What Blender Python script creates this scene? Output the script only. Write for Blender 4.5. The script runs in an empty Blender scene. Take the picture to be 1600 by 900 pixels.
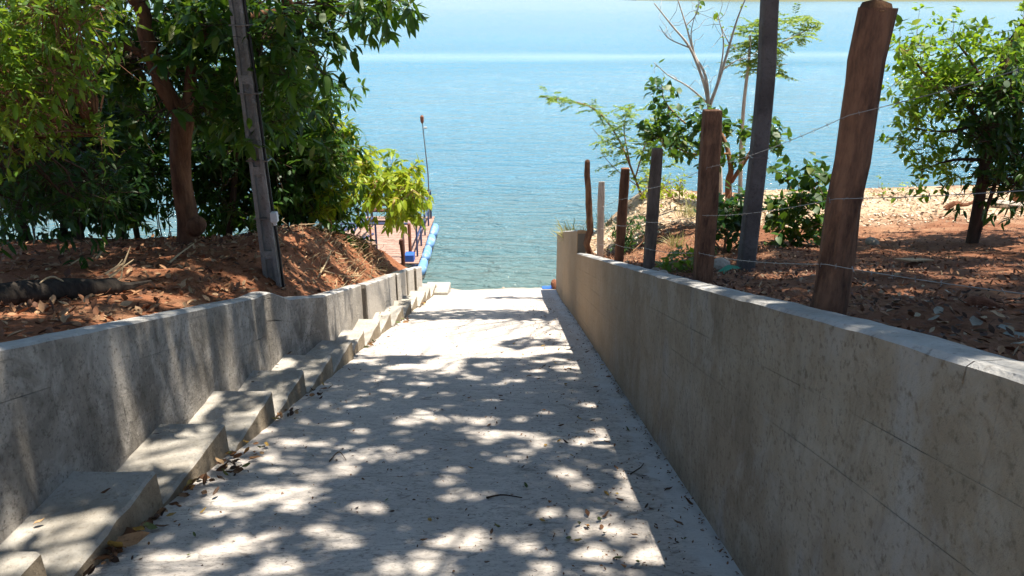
import bpy, math, random
import numpy as np
from mathutils import Matrix, Vector

# ------------------------------------------------------------------ camera, sky, sun, exposure
scene = bpy.context.scene
PITCH = math.radians(20.9)
CAM_Z = 1.6
cam_data = bpy.data.cameras.new('camera')
cam_data.sensor_width = 36.0
cam_data.lens = 27.0
cam_data.clip_start = 0.05
cam_data.clip_end = 6000.0
cam = bpy.data.objects.new('camera', cam_data)
cam.location = (0, 0, CAM_Z)
cam.rotation_euler = (math.pi / 2 - PITCH, 0, 0)
scene.collection.objects.link(cam)
scene.camera = cam

SUN = np.array([0.25, 0.03, 0.968]); SUN /= np.linalg.norm(SUN)
world = bpy.data.worlds.new('World')
scene.world = world
world.use_nodes = True
wn = world.node_tree
bg = wn.nodes['Background']
sky = wn.nodes.new('ShaderNodeTexSky')
sky.sky_type = 'NISHITA'
sky.sun_disc = False
sky.sun_elevation = math.asin(SUN[2])
sky.sun_rotation = math.atan2(SUN[0], SUN[1])
sky.air_density = 1.0
sky.dust_density = 0.6
sky.ozone_density = 1.3
wn.links.new(sky.outputs[0], bg.inputs[0])
bg.inputs[1].default_value = 0.085

sun_data = bpy.data.lights.new('sun', 'SUN')
sun_data.energy = 4.8
sun_data.angle = math.radians(0.6)
sun_data.color = (1.0, 0.915, 0.79)
sun = bpy.data.objects.new('sun', sun_data)
sun.rotation_euler = Vector(SUN).to_track_quat('Z', 'Y').to_euler()
sun.location = (8, 0, 30)
scene.collection.objects.link(sun)

scene.view_settings.view_transform = 'Standard'
scene.view_settings.look = 'None'
scene.view_settings.gamma = 1.0
scene.view_settings.use_curve_mapping = False
scene.view_settings.exposure = 1.2
scene.render.engine = 'CYCLES'
scene.cycles.max_bounces = 5
scene.cycles.diffuse_bounces = 3
scene.cycles.glossy_bounces = 2
scene.cycles.transmission_bounces = 2
scene.cycles.use_adaptive_sampling = True
scene.cycles.adaptive_threshold = 0.02

random.seed(7)
rng = np.random.default_rng(11)
COL = scene.collection
S = math.tan(math.radians(16.0))
WATER_Z = -4.82
ORG = {}

# ------------------------------------------------------------------ small maths
def sm(a, b, x):
    t = np.clip((np.asarray(x, float) - a) / (b - a), 0, 1)
    return t * t * (3 - 2 * t)

def _hash(ix, iy, seed):
    h = np.sin(ix * 127.1 + iy * 311.7 + seed * 74.7) * 43758.5453
    return h - np.floor(h)

def vnoise(x, y, sc=1.0, seed=0):
    x = np.asarray(x, float) * sc; y = np.asarray(y, float) * sc
    ix = np.floor(x); iy = np.floor(y)
    fx = x - ix; fy = y - iy
    fx = fx * fx * (3 - 2 * fx); fy = fy * fy * (3 - 2 * fy)
    a = _hash(ix, iy, seed); b = _hash(ix + 1, iy, seed)
    c = _hash(ix, iy + 1, seed); d = _hash(ix + 1, iy + 1, seed)
    return (a * (1 - fx) + b * fx) * (1 - fy) + (c * (1 - fx) + d * fx) * fy

def fbm(x, y, sc=1.0, seed=0, octv=3):
    t = 0; a = 0.5
    for k in range(octv):
        t = t + a * vnoise(x, y, sc * 2 ** k, seed + k * 5)
        a *= 0.5
    return t / (1 - 0.5 ** octv)

def at(x, y, Y):
    """a point at horizontal distance Y in the direction of a bearing measured on the photograph"""
    dx, dy = x - 800.0, 450.0 - y
    fw = 1200 * math.cos(PITCH) + dy * math.sin(PITCH)
    up = dy * math.cos(PITCH) - 1200 * math.sin(PITCH)
    return np.array([dx / fw * Y, Y, CAM_Z + up / fw * Y])

# ------------------------------------------------------------------ object helpers
def tag(o, label=None, cat=None, group=None, kind=None):
    if label: o['label'] = label
    if cat: o['category'] = cat
    if group: o['group'] = group
    if kind: o['kind'] = kind
    return o

def empty(name, loc, label=None, cat=None, group=None):
    o = bpy.data.objects.new(name, None)
    o.empty_display_size = 0.1
    o.location = loc
    COL.objects.link(o)
    ORG[o.name] = np.array(loc, float)
    return tag(o, label, cat, group)

def mesh_obj(name, verts, faces, mat, parent=None, origin=None, smooth=False):
    verts = np.asarray(verts, float).reshape(-1, 3)
    if parent is not None:
        po = ORG[parent.name]
        org = po if origin is None else np.array(origin, float)
    else:
        po = np.zeros(3)
        org = np.zeros(3) if origin is None else np.array(origin, float)
    me = bpy.data.meshes.new(name)
    if isinstance(faces, np.ndarray):
        nf, k = faces.shape
        v = verts - org
        me.vertices.add(len(v)); me.vertices.foreach_set('co', v.astype(np.float32).ravel())
        me.loops.add(nf * k); me.loops.foreach_set('vertex_index', faces.astype(np.int32).ravel())
        me.polygons.add(nf)
        me.polygons.foreach_set('loop_start', np.arange(0, nf * k, k, dtype=np.int32))
        me.update(calc_edges=True)
    else:
        me.from_pydata([tuple(p) for p in (verts - org)], [], faces)
        me.update()
    if smooth:
        me.polygons.foreach_set('use_smooth', np.ones(len(me.polygons), dtype=bool))
    if mat is not None:
        me.materials.append(mat)
    o = bpy.data.objects.new(name, me)
    COL.objects.link(o)
    if parent is not None:
        o.parent = parent
        o.location = org - po
    else:
        o.location = org
    ORG[o.name] = org
    return o

class MB:
    def __init__(self): self.v = []; self.f = []
    def add(self, verts, faces):
        n = len(self.v)
        self.v += [tuple(map(float, p)) for p in verts]
        self.f += [tuple(i + n for i in f) for f in faces]
        return self
    def box(self, c, s, R=None, taper=1.0, bev=0.0):
        hx, hy, hz = s[0] / 2, s[1] / 2, s[2] / 2
        if bev <= 0:
            P = np.array([[x * (taper if z > 0 else 1), y * (taper if z > 0 else 1), z]
                          for z in (-hz, hz) for (x, y) in ((-hx, -hy), (hx, -hy), (hx, hy), (-hx, hy))])
            F = [(0, 3, 2, 1), (4, 5, 6, 7), (0, 1, 5, 4), (1, 2, 6, 5), (2, 3, 7, 6), (3, 0, 4, 7)]
        else:
            P = []; b = bev
            for z, inn in ((-hz, b), (-hz + b, 0), (hz - b, 0), (hz, b)):
                k = taper if z > 0 else 1
                for (x, y) in ((-1, -1), (1, -1), (1, 1), (-1, 1)):
                    P.append((x * (hx * k - inn), y * (hy * k - inn), z))
            P = np.array(P); F = [(0, 3, 2, 1), (12, 13, 14, 15)]
            for r in range(3):
                for i in range(4):
                    a = r * 4 + i; bb = r * 4 + (i + 1) % 4
                    F.append((a, bb, bb + 4, a + 4))
        if R is not None: P = P @ np.asarray(R).T
        return self.add(P + np.asarray(c, float), F)
    def tube(self, path, rad, n=6, cap=True, square=False):
        path = np.asarray(path, float); m = len(path)
        rad = np.broadcast_to(np.asarray(rad, float), (m,))
        T = np.gradient(path, axis=0); T /= np.linalg.norm(T, axis=1)[:, None] + 1e-9
        ref = np.array([0, 0, 1.0]) if abs(T[0][2]) < 0.9 else np.array([0, 1.0, 0])
        u = np.cross(ref, T[0]); u /= np.linalg.norm(u)
        V = []
        for i in range(m):
            u = u - T[i] * np.dot(u, T[i]); u /= np.linalg.norm(u) + 1e-9
            w = np.cross(T[i], u)
            for k in range(n):
                a = 2 * math.pi * (k + 0.5) / n
                V.append(path[i] + rad[i] * (math.cos(a) * u + math.sin(a) * w))
        F = []
        for i in range(m - 1):
            for k in range(n):
                a = i * n + k; b = i * n + (k + 1) % n
                F.append((a, b, b + n, a + n))
        if cap:
            F.append(tuple(range(n - 1, -1, -1))); F.append(tuple((m - 1) * n + k for k in range(n)))
        return self.add(V, F)
    def build(self, name, mat, parent=None, origin=None, smooth=False):
        return mesh_obj(name, self.v, self.f, mat, parent, origin, smooth)

def rotm(rx=0, ry=0, rz=0):
    return np.array(Matrix.Rotation(rz, 3, 'Z') @ Matrix.Rotation(ry, 3, 'Y') @ Matrix.Rotation(rx, 3, 'X'))

def spline(pts, n):
    pts = np.asarray(pts, float); m = len(pts)
    P = np.vstack([2 * pts[0] - pts[1], pts, 2 * pts[-1] - pts[-2]])
    out = []
    for t in np.linspace(0, m - 1 - 1e-6, n):
        i = int(t); u = t - i
        a, b, c, d = P[i], P[i + 1], P[i + 2], P[i + 3]
        out.append(0.5 * (2 * b + (c - a) * u + (2 * a - 5 * b + 4 * c - d) * u * u + (3 * b - a - 3 * c + d) * u ** 3))
    return np.array(out)

# ------------------------------------------------------------------ materials
class NT:
    def __init__(self, name):
        self.m = bpy.data.materials.new(name); self.m.use_nodes = True
        self.t = self.m.node_tree; self.t.nodes.clear()
        self.out = self.n('ShaderNodeOutputMaterial')
    def n(self, typ, ins=None, **kw):
        nd = self.t.nodes.new(typ)
        for k, v in kw.items(): setattr(nd, k, v)
        for k, v in (ins or {}).items():
            self.set(nd, k, v)
        return nd
    def set(self, nd, k, v):
        s = nd.inputs[k]
        if isinstance(v, bpy.types.NodeSocket): self.t.links.new(v, s)
        elif isinstance(v, bpy.types.Node): self.t.links.new(v.outputs[0], s)
        else: s.default_value = v
    def pos(self): return self.n('ShaderNodeNewGeometry').outputs['Position']
    def objco(self): return self.n('ShaderNodeTexCoord').outputs['Object']
    def mapping(self, v, scale=(1, 1, 1), rot=(0, 0, 0), loc=(0, 0, 0)):
        return self.n('ShaderNodeMapping', {'Vector': v, 'Scale': scale, 'Rotation': rot, 'Location': loc}).outputs[0]
    def noise(self, v, scale, detail=4, rough=0.55, dist=0.0):
        return self.n('ShaderNodeTexNoise', {'Vector': v, 'Scale': scale, 'Detail': detail, 'Roughness': rough, 'Distortion': dist}).outputs[0]
    def voro(self, v, scale, feature='F1'):
        return self.n('ShaderNodeTexVoronoi', {'Vector': v, 'Scale': scale}, feature=feature).outputs[0]
    def ramp(self, f, stops, interp='LINEAR'):
        r = self.n('ShaderNodeValToRGB', {'Fac': f}); cr = r.color_ramp; cr.interpolation = interp
        while len(cr.elements) < len(stops): cr.elements.new(0.5)
        for e, (p, c) in zip(cr.elements, stops):
            e.position = p
            e.color = (c, c, c, 1) if isinstance(c, (int, float)) else (*c, 1)
        return r.outputs[0]
    def math(self, op, a, b=0.0, clamp=False):
        return self.n('ShaderNodeMath', {0: a, 1: b}, operation=op, use_clamp=clamp).outputs[0]
    def mix(self, f, a, b, mode='MIX'):
        nd = self.n('ShaderNodeMix', data_type='RGBA', blend_type=mode)
        def cv(c): return (*c, 1) if isinstance(c, tuple) and len(c) == 3 else c
        self.set(nd, 0, f); self.set(nd, 6, cv(a)); self.set(nd, 7, cv(b))
        return nd.outputs[2]
    def sep(self, v):
        s = self.n('ShaderNodeSeparateXYZ', {0: v}); return s.outputs
    def bump(self, h, strength=0.5, dist=0.02, prev=None):
        nd = self.n('ShaderNodeBump', {'Height': h, 'Strength': strength, 'Distance': dist})
        if prev is not None: self.set(nd, 'Normal', prev)
        return nd.outputs[0]
    def principled(self, col, rough=0.7, normal=None, spec=0.5, **ex):
        p = self.n('ShaderNodeBsdfPrincipled')
        self.set(p, 'Base Color', (*col, 1) if isinstance(col, tuple) and len(col) == 3 else col)
        self.set(p, 'Roughness', rough); self.set(p, 'Specular IOR Level', spec)
        for k, v in ex.items(): self.set(p, k, v)
        if normal is not None: self.set(p, 'Normal', normal)
        return p.outputs[0]
    def done(self, sh):
        self.t.links.new(sh, self.out.inputs['Surface']); return self.m

def mat_ramp():
    t = NT('ramp_concrete'); p = t.pos(); xyz = t.sep(p)
    big = t.noise(p, 1.3, 5, 0.6)
    c = t.ramp(big, [(0.3, (0.46, 0.42, 0.385)), (0.55, (0.57, 0.525, 0.48)), (0.75, (0.63, 0.585, 0.535))])
    streak = t.noise(t.mapping(p, (0.8, 2.0, 1)), 4, 7, 0.72, 0.4)
    c = t.mix(t.ramp(streak, [(0.46, 0.0), (0.68, 0.55)]), c, (0.32, 0.30, 0.275))
    patch = t.ramp(t.noise(p, 2.6, 4, 0.6), [(0.42, 0.0), (0.62, 1.0)])
    lat = t.noise(t.mapping(p, (3.0, 9, 1)), 6, 5, 0.75, 0.5)
    c = t.mix(t.math('MULTIPLY', patch, t.ramp(lat, [(0.52, 0.0), (0.66, 0.7)])), c, (0.14, 0.13, 0.115))
    spk = t.noise(t.mapping(p, (1, 1.6, 1)), 48, 4, 0.65)
    c = t.mix(t.ramp(spk, [(0.58, 0.0), (0.66, 0.75)]), c, (0.14, 0.13, 0.115))
    blot = t.noise(p, 9, 4, 0.6, 0.8)
    c = t.mix(t.ramp(blot, [(0.60, 0.0), (0.72, 0.65)]), c, (0.12, 0.11, 0.10))
    crk = t.voro(t.mapping(t.n('ShaderNodeMix', {0: 0.12, 4: p, 5: t.n('ShaderNodeTexNoise', {'Vector': p, 'Scale': 3.0}).outputs[1]}, data_type='VECTOR').outputs[1], (0.35, 0.9, 1)), 1.0, 'DISTANCE_TO_EDGE')
    c = t.mix(t.ramp(crk, [(0.0, 0.35), (0.007, 0.0)]), c, (0.14, 0.125, 0.11))
    gran = t.noise(t.mapping(p, (1, 2.0, 1)), 17, 5, 0.7, 0.3)
    c = t.mix(t.ramp(gran, [(0.54, 0.0), (0.66, 0.6)]), c, (0.17, 0.155, 0.14))
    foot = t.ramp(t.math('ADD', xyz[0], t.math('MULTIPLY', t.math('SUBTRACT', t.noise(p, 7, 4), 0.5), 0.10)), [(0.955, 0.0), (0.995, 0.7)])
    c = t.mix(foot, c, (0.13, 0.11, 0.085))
    # pale mortar crust along the foot of the right wall
    e = t.math('ADD', xyz[0], t.math('MULTIPLY', t.math('SUBTRACT', t.noise(p, 5, 4), 0.5), 0.35))
    pale = t.math('MULTIPLY', t.ramp(e, [(0.80, 0.0), (0.86, 0.8)]), t.ramp(t.noise(p, 2.2, 3), [(0.35, 0.15), (0.6, 1.0)]))
    c = t.mix(pale, c, (0.56, 0.57, 0.57))
    # wet silt near the water line
    wet = t.ramp(t.math('DIVIDE', t.math('ADD', xyz[1], t.math('MULTIPLY', t.noise(p, 2.5, 3), 0.5)), 20.0), [(0.832, 0.0), (0.85, 0.8)])
    c = t.mix(wet, c, (0.2, 0.18, 0.13))
    h = t.math('ADD', t.math('MULTIPLY', t.noise(t.mapping(p, (2, 5, 1)), 8, 6, 0.75, 0.5), 0.7), t.math('MULTIPLY', t.noise(p, 80, 3), 0.4))
    n = t.bump(h, 0.6, 0.014)
    return t.done(t.principled(c, 0.85, n, 0.25))

def mat_wall(name, lo, mid, hi, dirt, streak_amt, pale=None, far_light=None):
    pale = pale or tuple(min(.6, x * 1.15) for x in hi)
    t = NT(name); p = t.pos()
    b = t.noise(p, 1.7, 6, 0.65)
    c = t.ramp(b, [(0.32, lo), (0.5, mid), (0.7, hi)])
    blot = t.noise(p, 3.4, 6, 0.65, 0.8)
    c = t.mix(t.ramp(blot, [(0.5, 0.0), (0.62, 0.75)]), c, hi)
    wsh = t.noise(t.mapping(p, (1, 1, .6), loc=(7, 3, 1)), 2.3, 5, 0.65, 0.5)
    c = t.mix(t.ramp(wsh, [(0.54, 0.0), (0.66, 0.6)]), c, pale)
    # vertical runs of dirt
    v = t.noise(t.mapping(p, (3.4, 3.4, 1.3)), 1.3, 6, 0.68, 0.9)
    c = t.mix(t.ramp(v, [(0.5, 0.0), (0.72, streak_amt)]), c, dirt)
    g = t.noise(p, 38, 4, 0.7)
    c = t.mix(t.ramp(g, [(0.55, 0.0), (0.72, 0.7)]), c, dirt)
    mold = t.noise(p, 11, 5, 0.75)
    c = t.mix(t.ramp(mold, [(0.58, 0.0), (0.72, 0.38)]), c, tuple(x * 0.5 for x in dirt))
    if far_light:  # far end lighter and warmer: sun and bounced light put into the colour
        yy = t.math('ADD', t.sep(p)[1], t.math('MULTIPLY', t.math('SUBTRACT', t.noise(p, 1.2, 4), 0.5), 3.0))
        c = t.mix(t.ramp(t.math('DIVIDE', yy, 16.0), [(0.25 if far_light[0] < .5 else .5, 0.0), (0.6 if far_light[0] < .5 else .62, 0.75)]), c, far_light, 'MIX')
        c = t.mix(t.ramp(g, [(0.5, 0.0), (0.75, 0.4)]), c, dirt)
    h = t.math('ADD', t.math('MULTIPLY', t.noise(p, 26, 6, 0.75), 1.0), t.math('MULTIPLY', t.noise(t.mapping(p, (1, 1, .35)), 9, 4, 0.6), 0.8))
    n = t.bump(h, 0.85, 0.02)
    return t.done(t.principled(c, 0.9, n, 0.2))

def mat_soil(name, a, b, d):
    t = NT(name); p = t.pos()
    c = t.ramp(t.noise(p, 1.4, 6, 0.65), [(0.3, a), (0.52, b), (0.72, d)])
    c = t.mix(t.ramp(t.noise(p, 22, 5, 0.7), [(0.5, 0.0), (0.68, 0.6)]), c, tuple(x * 0.4 for x in a))
    c = t.mix(t.ramp(t.noise(p, 60, 3, 0.6), [(0.6, 0.0), (0.7, 0.6)]), c, tuple(min(1, x * 1.45) for x in d))
    h = t.math('ADD', t.noise(p, 14, 7, 0.75), t.math('MULTIPLY', t.noise(p, 70, 3), 0.4))
    return t.done(t.principled(c, 0.95, t.bump(h, 0.9, 0.05), 0.1))

def mat_shore():
    t = NT('bank_soil'); p = t.pos(); xyz = t.sep(p)
    c = t.ramp(t.noise(p, 1.4, 6, 0.65), [(0.3, (0.19, 0.075, 0.04)), (0.52, (0.28, 0.132, 0.074)), (0.72, (0.42, 0.245, 0.145))])
    c = t.mix(t.ramp(t.noise(p, 22, 5, 0.7), [(0.5, 0.0), (0.68, 0.6)]), c, (0.07, 0.032, 0.02))
    sand = t.ramp(t.noise(p, 3.0, 6, 0.7), [(0.3, (0.42, 0.29, 0.18)), (0.6, (0.6, 0.46, 0.32))])
    w = t.math('ADD', xyz[1], t.math('MULTIPLY', t.math('SUBTRACT', t.noise(p, 1.6, 4), 0.5), 2.0))
    c = t.mix(t.ramp(t.math('DIVIDE', w, 20.0), [(0.565, 0.0), (0.62, 1.0), (0.725, 1.0), (0.745, 0.15)]), c, sand)
    h = t.math('ADD', t.noise(p, 14, 7, 0.75), t.math('MULTIPLY', t.noise(p, 70, 3), 0.4))
    return t.done(t.principled(c, 0.95, t.bump(h, 0.9, 0.05), 0.1))

def mat_leaf(name, stops, trans, tf=0.42, rough=0.45):
    t = NT(name)
    geo = t.n('ShaderNodeNewGeometry'); oi = t.n('ShaderNodeObjectInfo')
    r = t.math('FRACT', t.math('ADD', geo.outputs['Random Per Island'], t.math('MULTIPLY', oi.outputs['Random'], 7.31)))
    c = t.ramp(r, stops)
    pr = t.principled(c, rough, None, 0.4)
    tr = t.n('ShaderNodeBsdfTranslucent', {'Color': t.mix(0.55, c, trans)}).outputs[0]
    mx = t.n('ShaderNodeMixShader', {0: tf, 1: pr, 2: tr}).outputs[0]
    return t.done(mx)

def mat_bark(name, a, b, sc=9):
    t = NT(name); p = t.pos()
    v = t.noise(t.mapping(p, (1, 1, 0.25)), sc, 6, 0.7)
    c = t.ramp(v, [(0.35, a), (0.62, b)])
    return t.done(t.principled(c, 0.9, t.bump(v, 0.9, 0.03), 0.15))

def mat_paint(name, col, rough=0.5, metal=0.0, wear=(0.2, 0.1, 0.06), amt=0.35, sc=14):
    t = NT(name); p = t.pos()
    n1 = t.noise(p, sc, 5, 0.7)
    c = t.mix(t.ramp(n1, [(0.52, 0.0), (0.68, amt)]), col, wear)
    c = t.mix(t.math('MULTIPLY', t.noise(p, 3.1, 3), 0.4), c, tuple(x * 0.6 for x in col))
    return t.done(t.principled(c, rough, t.bump(n1, 0.25, 0.006), 0.4, Metallic=metal))

def mat_litter(name, stops):
    t = NT(name)
    geo = t.n('ShaderNodeNewGeometry'); oi = t.n('ShaderNodeObjectInfo')
    r = t.math('FRACT', t.math('ADD', geo.outputs['Random Per Island'], t.math('MULTIPLY', oi.outputs['Random'], 5.77)))
    c = t.ramp(r, stops, 'CONSTANT')
    c = t.mix(t.ramp(t.noise(t.pos(), 60, 3), [(0.5, 0.0), (0.7, 0.5)]), c, (0.07, 0.04, 0.025))
    return t.done(t.principled(c, 0.7, None, 0.3))

def mat_water():
    t = NT('lake_water'); p = t.pos(); xyz = t.sep(p)
    d = t.math('DIVIDE', t.math('SUBTRACT', xyz[1], 14.0), 60.0)
    c = t.ramp(d, [(0.0, (0.14, 0.19, 0.15)), (0.07, (0.12, 0.22, 0.23)), (0.25, (0.065, 0.225, 0.345)), (1.0, (0.045, 0.225, 0.375))])
    c = t.mix(t.ramp(t.noise(t.mapping(p, (0.02, 0.06, 1)), 1.0, 4), [(0.4, 0.0), (0.7, 0.3)]), c, (0.03, 0.15, 0.24))
    rot = (0, 0, math.radians(-9))
    w1 = t.noise(t.mapping(p, (0.55, 1.7, 1), rot), 1.0, 4, 0.6, 0.5)
    w2 = t.noise(t.mapping(p, (1.6, 4.2, 1), (0, 0, math.radians(7))), 1.3, 4, 0.6, 0.4)
    w3 = t.noise(t.mapping(p, (0.12, 0.42, 1), rot), 1.0, 3, 0.5)
    h = t.math('ADD', t.math('MULTIPLY', w1, 1.0), t.math('ADD', t.math('MULTIPLY', w2, 0.45), t.math('MULTIPLY', w3, 1.3)))
    # a calmer slick across the lake
    yy = t.math('ADD', xyz[1], t.math('MULTIPLY', t.math('SUBTRACT', t.noise(t.mapping(p, (0.03, 0.05, 1)), 1.0, 3), 0.5), 14.0))
    slick = t.ramp(t.math('DIVIDE', yy, 200.0), [(0.40, 0.0), (0.435, 1.0), (0.45, 1.0), (0.49, 0.0)])
    slick = t.math('MULTIPLY', slick, t.ramp(t.noise(t.mapping(p, (0.02, 0.12, 1)), 1.0, 4, .6), [(0.3, 0.25), (0.6, 1.0)]))
    rough = t.math('ADD', 0.10, t.math('MULTIPLY', slick, 0.10))
    far = t.ramp(t.math('DIVIDE', xyz[1], 400.0), [(0.045, 1.0), (0.10, 0.7), (0.35, 0.25), (1.0, 0.12)])
    n = t.bump(h, t.math('MULTIPLY', far, t.math('SUBTRACT', 1.0, t.math('MULTIPLY', slick, 0.5))), 0.95)
    c = t.mix(t.math('MULTIPLY', slick, 0.5), c, (0.3, 0.38, 0.4))
    return t.done(t.principled(c, rough, n, 0.5, IOR=1.33))

M = {}
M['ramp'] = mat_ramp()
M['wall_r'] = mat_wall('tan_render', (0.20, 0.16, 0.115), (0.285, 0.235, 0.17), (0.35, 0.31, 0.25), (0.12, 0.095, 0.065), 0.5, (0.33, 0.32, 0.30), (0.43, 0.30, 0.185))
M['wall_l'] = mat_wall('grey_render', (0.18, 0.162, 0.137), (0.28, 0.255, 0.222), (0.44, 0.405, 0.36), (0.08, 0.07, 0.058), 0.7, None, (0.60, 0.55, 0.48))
M['coping'] = mat_wall('cement_cap_lit', (0.34, 0.33, 0.31), (0.45, 0.44, 0.42), (0.54, 0.53, 0.51), (0.22, 0.2, 0.18), 0.3)  # cement wall top, the sun and sky light on it put into the colour
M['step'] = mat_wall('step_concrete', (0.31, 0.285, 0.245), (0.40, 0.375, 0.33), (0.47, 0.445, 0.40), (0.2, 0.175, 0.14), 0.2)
M['step_side'] = mat_wall('step_ochre_shade', (0.19, 0.15, 0.105), (0.27, 0.22, 0.155), (0.34, 0.285, 0.21), (0.11, 0.085, 0.055), 0.4)  # ochre side face, its shade beside the treads put into the colour
M['mortar'] = mat_paint('mortar_core', (0.16, 0.145, 0.125), 0.95, amt=0.2)
M['soil_l'] = mat_soil('red_soil', (0.21, 0.082, 0.042), (0.34, 0.145, 0.075), (0.47, 0.25, 0.14))
M['soil_r'] = mat_shore()
M['water'] = mat_water()
M['mango'] = mat_leaf('mango_leaf', [(0, (0.012, 0.048, 0.008)), (0.5, (0.025, 0.085, 0.012)), (0.85, (0.055, 0.125, 0.015)), (1, (0.13, 0.15, 0.02))], (0.20, 0.36, 0.02), 0.38)
M['young'] = mat_leaf('young_leaf', [(0, (0.10, 0.20, 0.012)), (0.5, (0.23, 0.34, 0.016)), (0.9, (0.38, 0.43, 0.025)), (1, (0.36, 0.24, 0.06))], (0.62, 0.66, 0.04), 0.45)
M['lime'] = mat_leaf('lime_leaf', [(0, (0.06, 0.16, 0.012)), (0.5, (0.14, 0.28, 0.018)), (0.9, (0.27, 0.40, 0.025)), (1, (0.36, 0.38, 0.05))], (0.45, 0.66, 0.03), 0.45)
M['small'] = mat_leaf('small_leaf', [(0, (0.035, 0.105, 0.010)), (0.6, (0.085, 0.19, 0.016)), (1, (0.2, 0.27, 0.022))], (0.40, 0.56, 0.03), 0.45)
M['dark'] = mat_leaf('dark_leaf', [(0, (0.010, 0.038, 0.008)), (0.6, (0.02, 0.07, 0.013)), (1, (0.045, 0.11, 0.016))], (0.14, 0.30, 0.025), 0.32)
M['feather'] = mat_leaf('feather_leaf', [(0, (0.08, 0.18, 0.02)), (0.6, (0.17, 0.28, 0.03)), (1, (0.28, 0.34, 0.05))], (0.5, 0.62, 0.07), 0.45)
M['bark_r'] = mat_bark('reddish_bark', (0.085, 0.042, 0.025), (0.22, 0.115, 0.065))
M['bark_d'] = mat_bark('dark_bark', (0.035, 0.024, 0.018), (0.09, 0.06, 0.042))
M['bark_p'] = mat_bark('pale_bark', (0.40, 0.35, 0.31), (0.62, 0.57, 0.52), 20)
M['bark_o'] = mat_bark('orange_bark', (0.2, 0.11, 0.06), (0.36, 0.2, 0.12), 16)
M['log'] = mat_bark('dark_log', (0.018, 0.015, 0.013), (0.055, 0.046, 0.038), 12)
M['post'] = mat_bark('weathered_post', (0.06, 0.033, 0.023), (0.23, 0.12, 0.07), 17)
M['post_o'] = mat_bark('russet_post', (0.11, 0.05, 0.028), (0.24, 0.11, 0.06), 14)
M['post_g'] = mat_bark('grey_post', (0.085, 0.065, 0.05), (0.2, 0.155, 0.12), 14)
M['post_w'] = mat_bark('pale_post', (0.36, 0.31, 0.26), (0.55, 0.49, 0.42), 14)
M['cutwood'] = mat_bark('cut_wood', (0.08, 0.042, 0.024), (0.17, 0.095, 0.05), 25)
M['pole'] = mat_wall('pole_concrete', (0.2, 0.185, 0.165), (0.29, 0.27, 0.245), (0.36, 0.34, 0.315), (0.13, 0.115, 0.10), 0.3)
M['pole_d'] = mat_wall('pole_dark_concrete', (0.09, 0.082, 0.075), (0.135, 0.125, 0.115), (0.18, 0.17, 0.16), (0.06, 0.055, 0.05), 0.3)
M['cable'] = mat_paint('black_cable', (0.012, 0.012, 0.013), 0.45, amt=0.1)
M['white'] = mat_paint('white_plastic', (0.72, 0.72, 0.7), 0.4, wear=(0.4, 0.36, 0.3), amt=0.3)
M['wire'] = mat_paint('galvanised_wire', (0.25, 0.24, 0.23), 0.4, 0.6, amt=0.5)
M['blue'] = mat_paint('blue_rail', (0.065, 0.09, 0.20), 0.5, 0.2, amt=0.4)
M['drum'] = mat_paint('blue_drum', (0.16, 0.32, 0.58), 0.45, wear=(0.62, 0.68, 0.74), amt=0.8, sc=4)
M['tarp'] = mat_paint('blue_tarp', (0.03, 0.13, 0.55), 0.5, amt=0.1)
M['plank'] = mat_bark('deck_plank', (0.25, 0.16, 0.125), (0.40, 0.27, 0.22), 7)
M['brown'] = mat_bark('brown_board', (0.06, 0.025, 0.018), (0.12, 0.05, 0.035), 12)
M['rust'] = mat_paint('rusty_steel', (0.26, 0.09, 0.045), 0.7, 0.1, amt=0.5)
M['rock'] = mat_wall('pale_rock', (0.3, 0.25, 0.2), (0.42, 0.37, 0.31), (0.52, 0.48, 0.42), (0.2, 0.13, 0.09), 0.2)
M['redrock'] = mat_soil('laterite_rock', (0.2, 0.08, 0.045), (0.3, 0.13, 0.075), (0.4, 0.2, 0.12))
M['green'] = mat_paint('green_cloth', (0.03, 0.28, 0.16), 0.7, amt=0.2)
M['dry'] = mat_litter('dry_litter', [(0, (0.14, 0.058, 0.03)), (0.25, (0.24, 0.115, 0.06)), (0.45, (0.05, 0.025, 0.015)), (0.65, (0.32, 0.18, 0.095)), (0.78, (0.18, 0.08, 0.04)), (0.95, (0.40, 0.31, 0.2))])
M['dryred'] = mat_litter('red_litter', [(0, (0.22, 0.10, 0.05)), (0.3, (0.34, 0.18, 0.09)), (0.55, (0.1, 0.045, 0.025)), (0.8, (0.42, 0.27, 0.15))])
M['drypale'] = mat_litter('sun_bleached_litter', [(0, (0.55, 0.44, 0.31)), (0.3, (0.44, 0.32, 0.2)), (0.5, (0.62, 0.54, 0.42)), (0.85, (0.3, 0.19, 0.12))])
M['leaf_brown'] = mat_litter('brown_dead_leaf', [(0, (0.12, 0.058, 0.028)), (0.35, (0.2, 0.105, 0.05)), (0.7, (0.07, 0.04, 0.025))])
M['leaf_yellow'] = mat_litter('yellow_dead_leaf', [(0, (0.42, 0.26, 0.06)), (0.5, (0.5, 0.34, 0.09)), (0.8, (0.33, 0.17, 0.05))])
M['leaf_green'] = mat_litter('green_fallen_leaf', [(0, (0.08, 0.11, 0.035)), (0.5, (0.13, 0.16, 0.05))])
M['leaf_pale'] = mat_litter('pale_dead_leaf', [(0, (0.30, 0.28, 0.22)), (0.4, (0.36, 0.30, 0.2)), (0.75, (0.26, 0.28, 0.24))])
M['leaf_tan'] = mat_litter('tan_dead_leaf', [(0, (0.42, 0.28, 0.15)), (0.5, (0.35, 0.2, 0.1))])
M['straw'] = mat_paint('dry_straw', (0.5, 0.38, 0.22), 0.8, amt=0.3)
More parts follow.
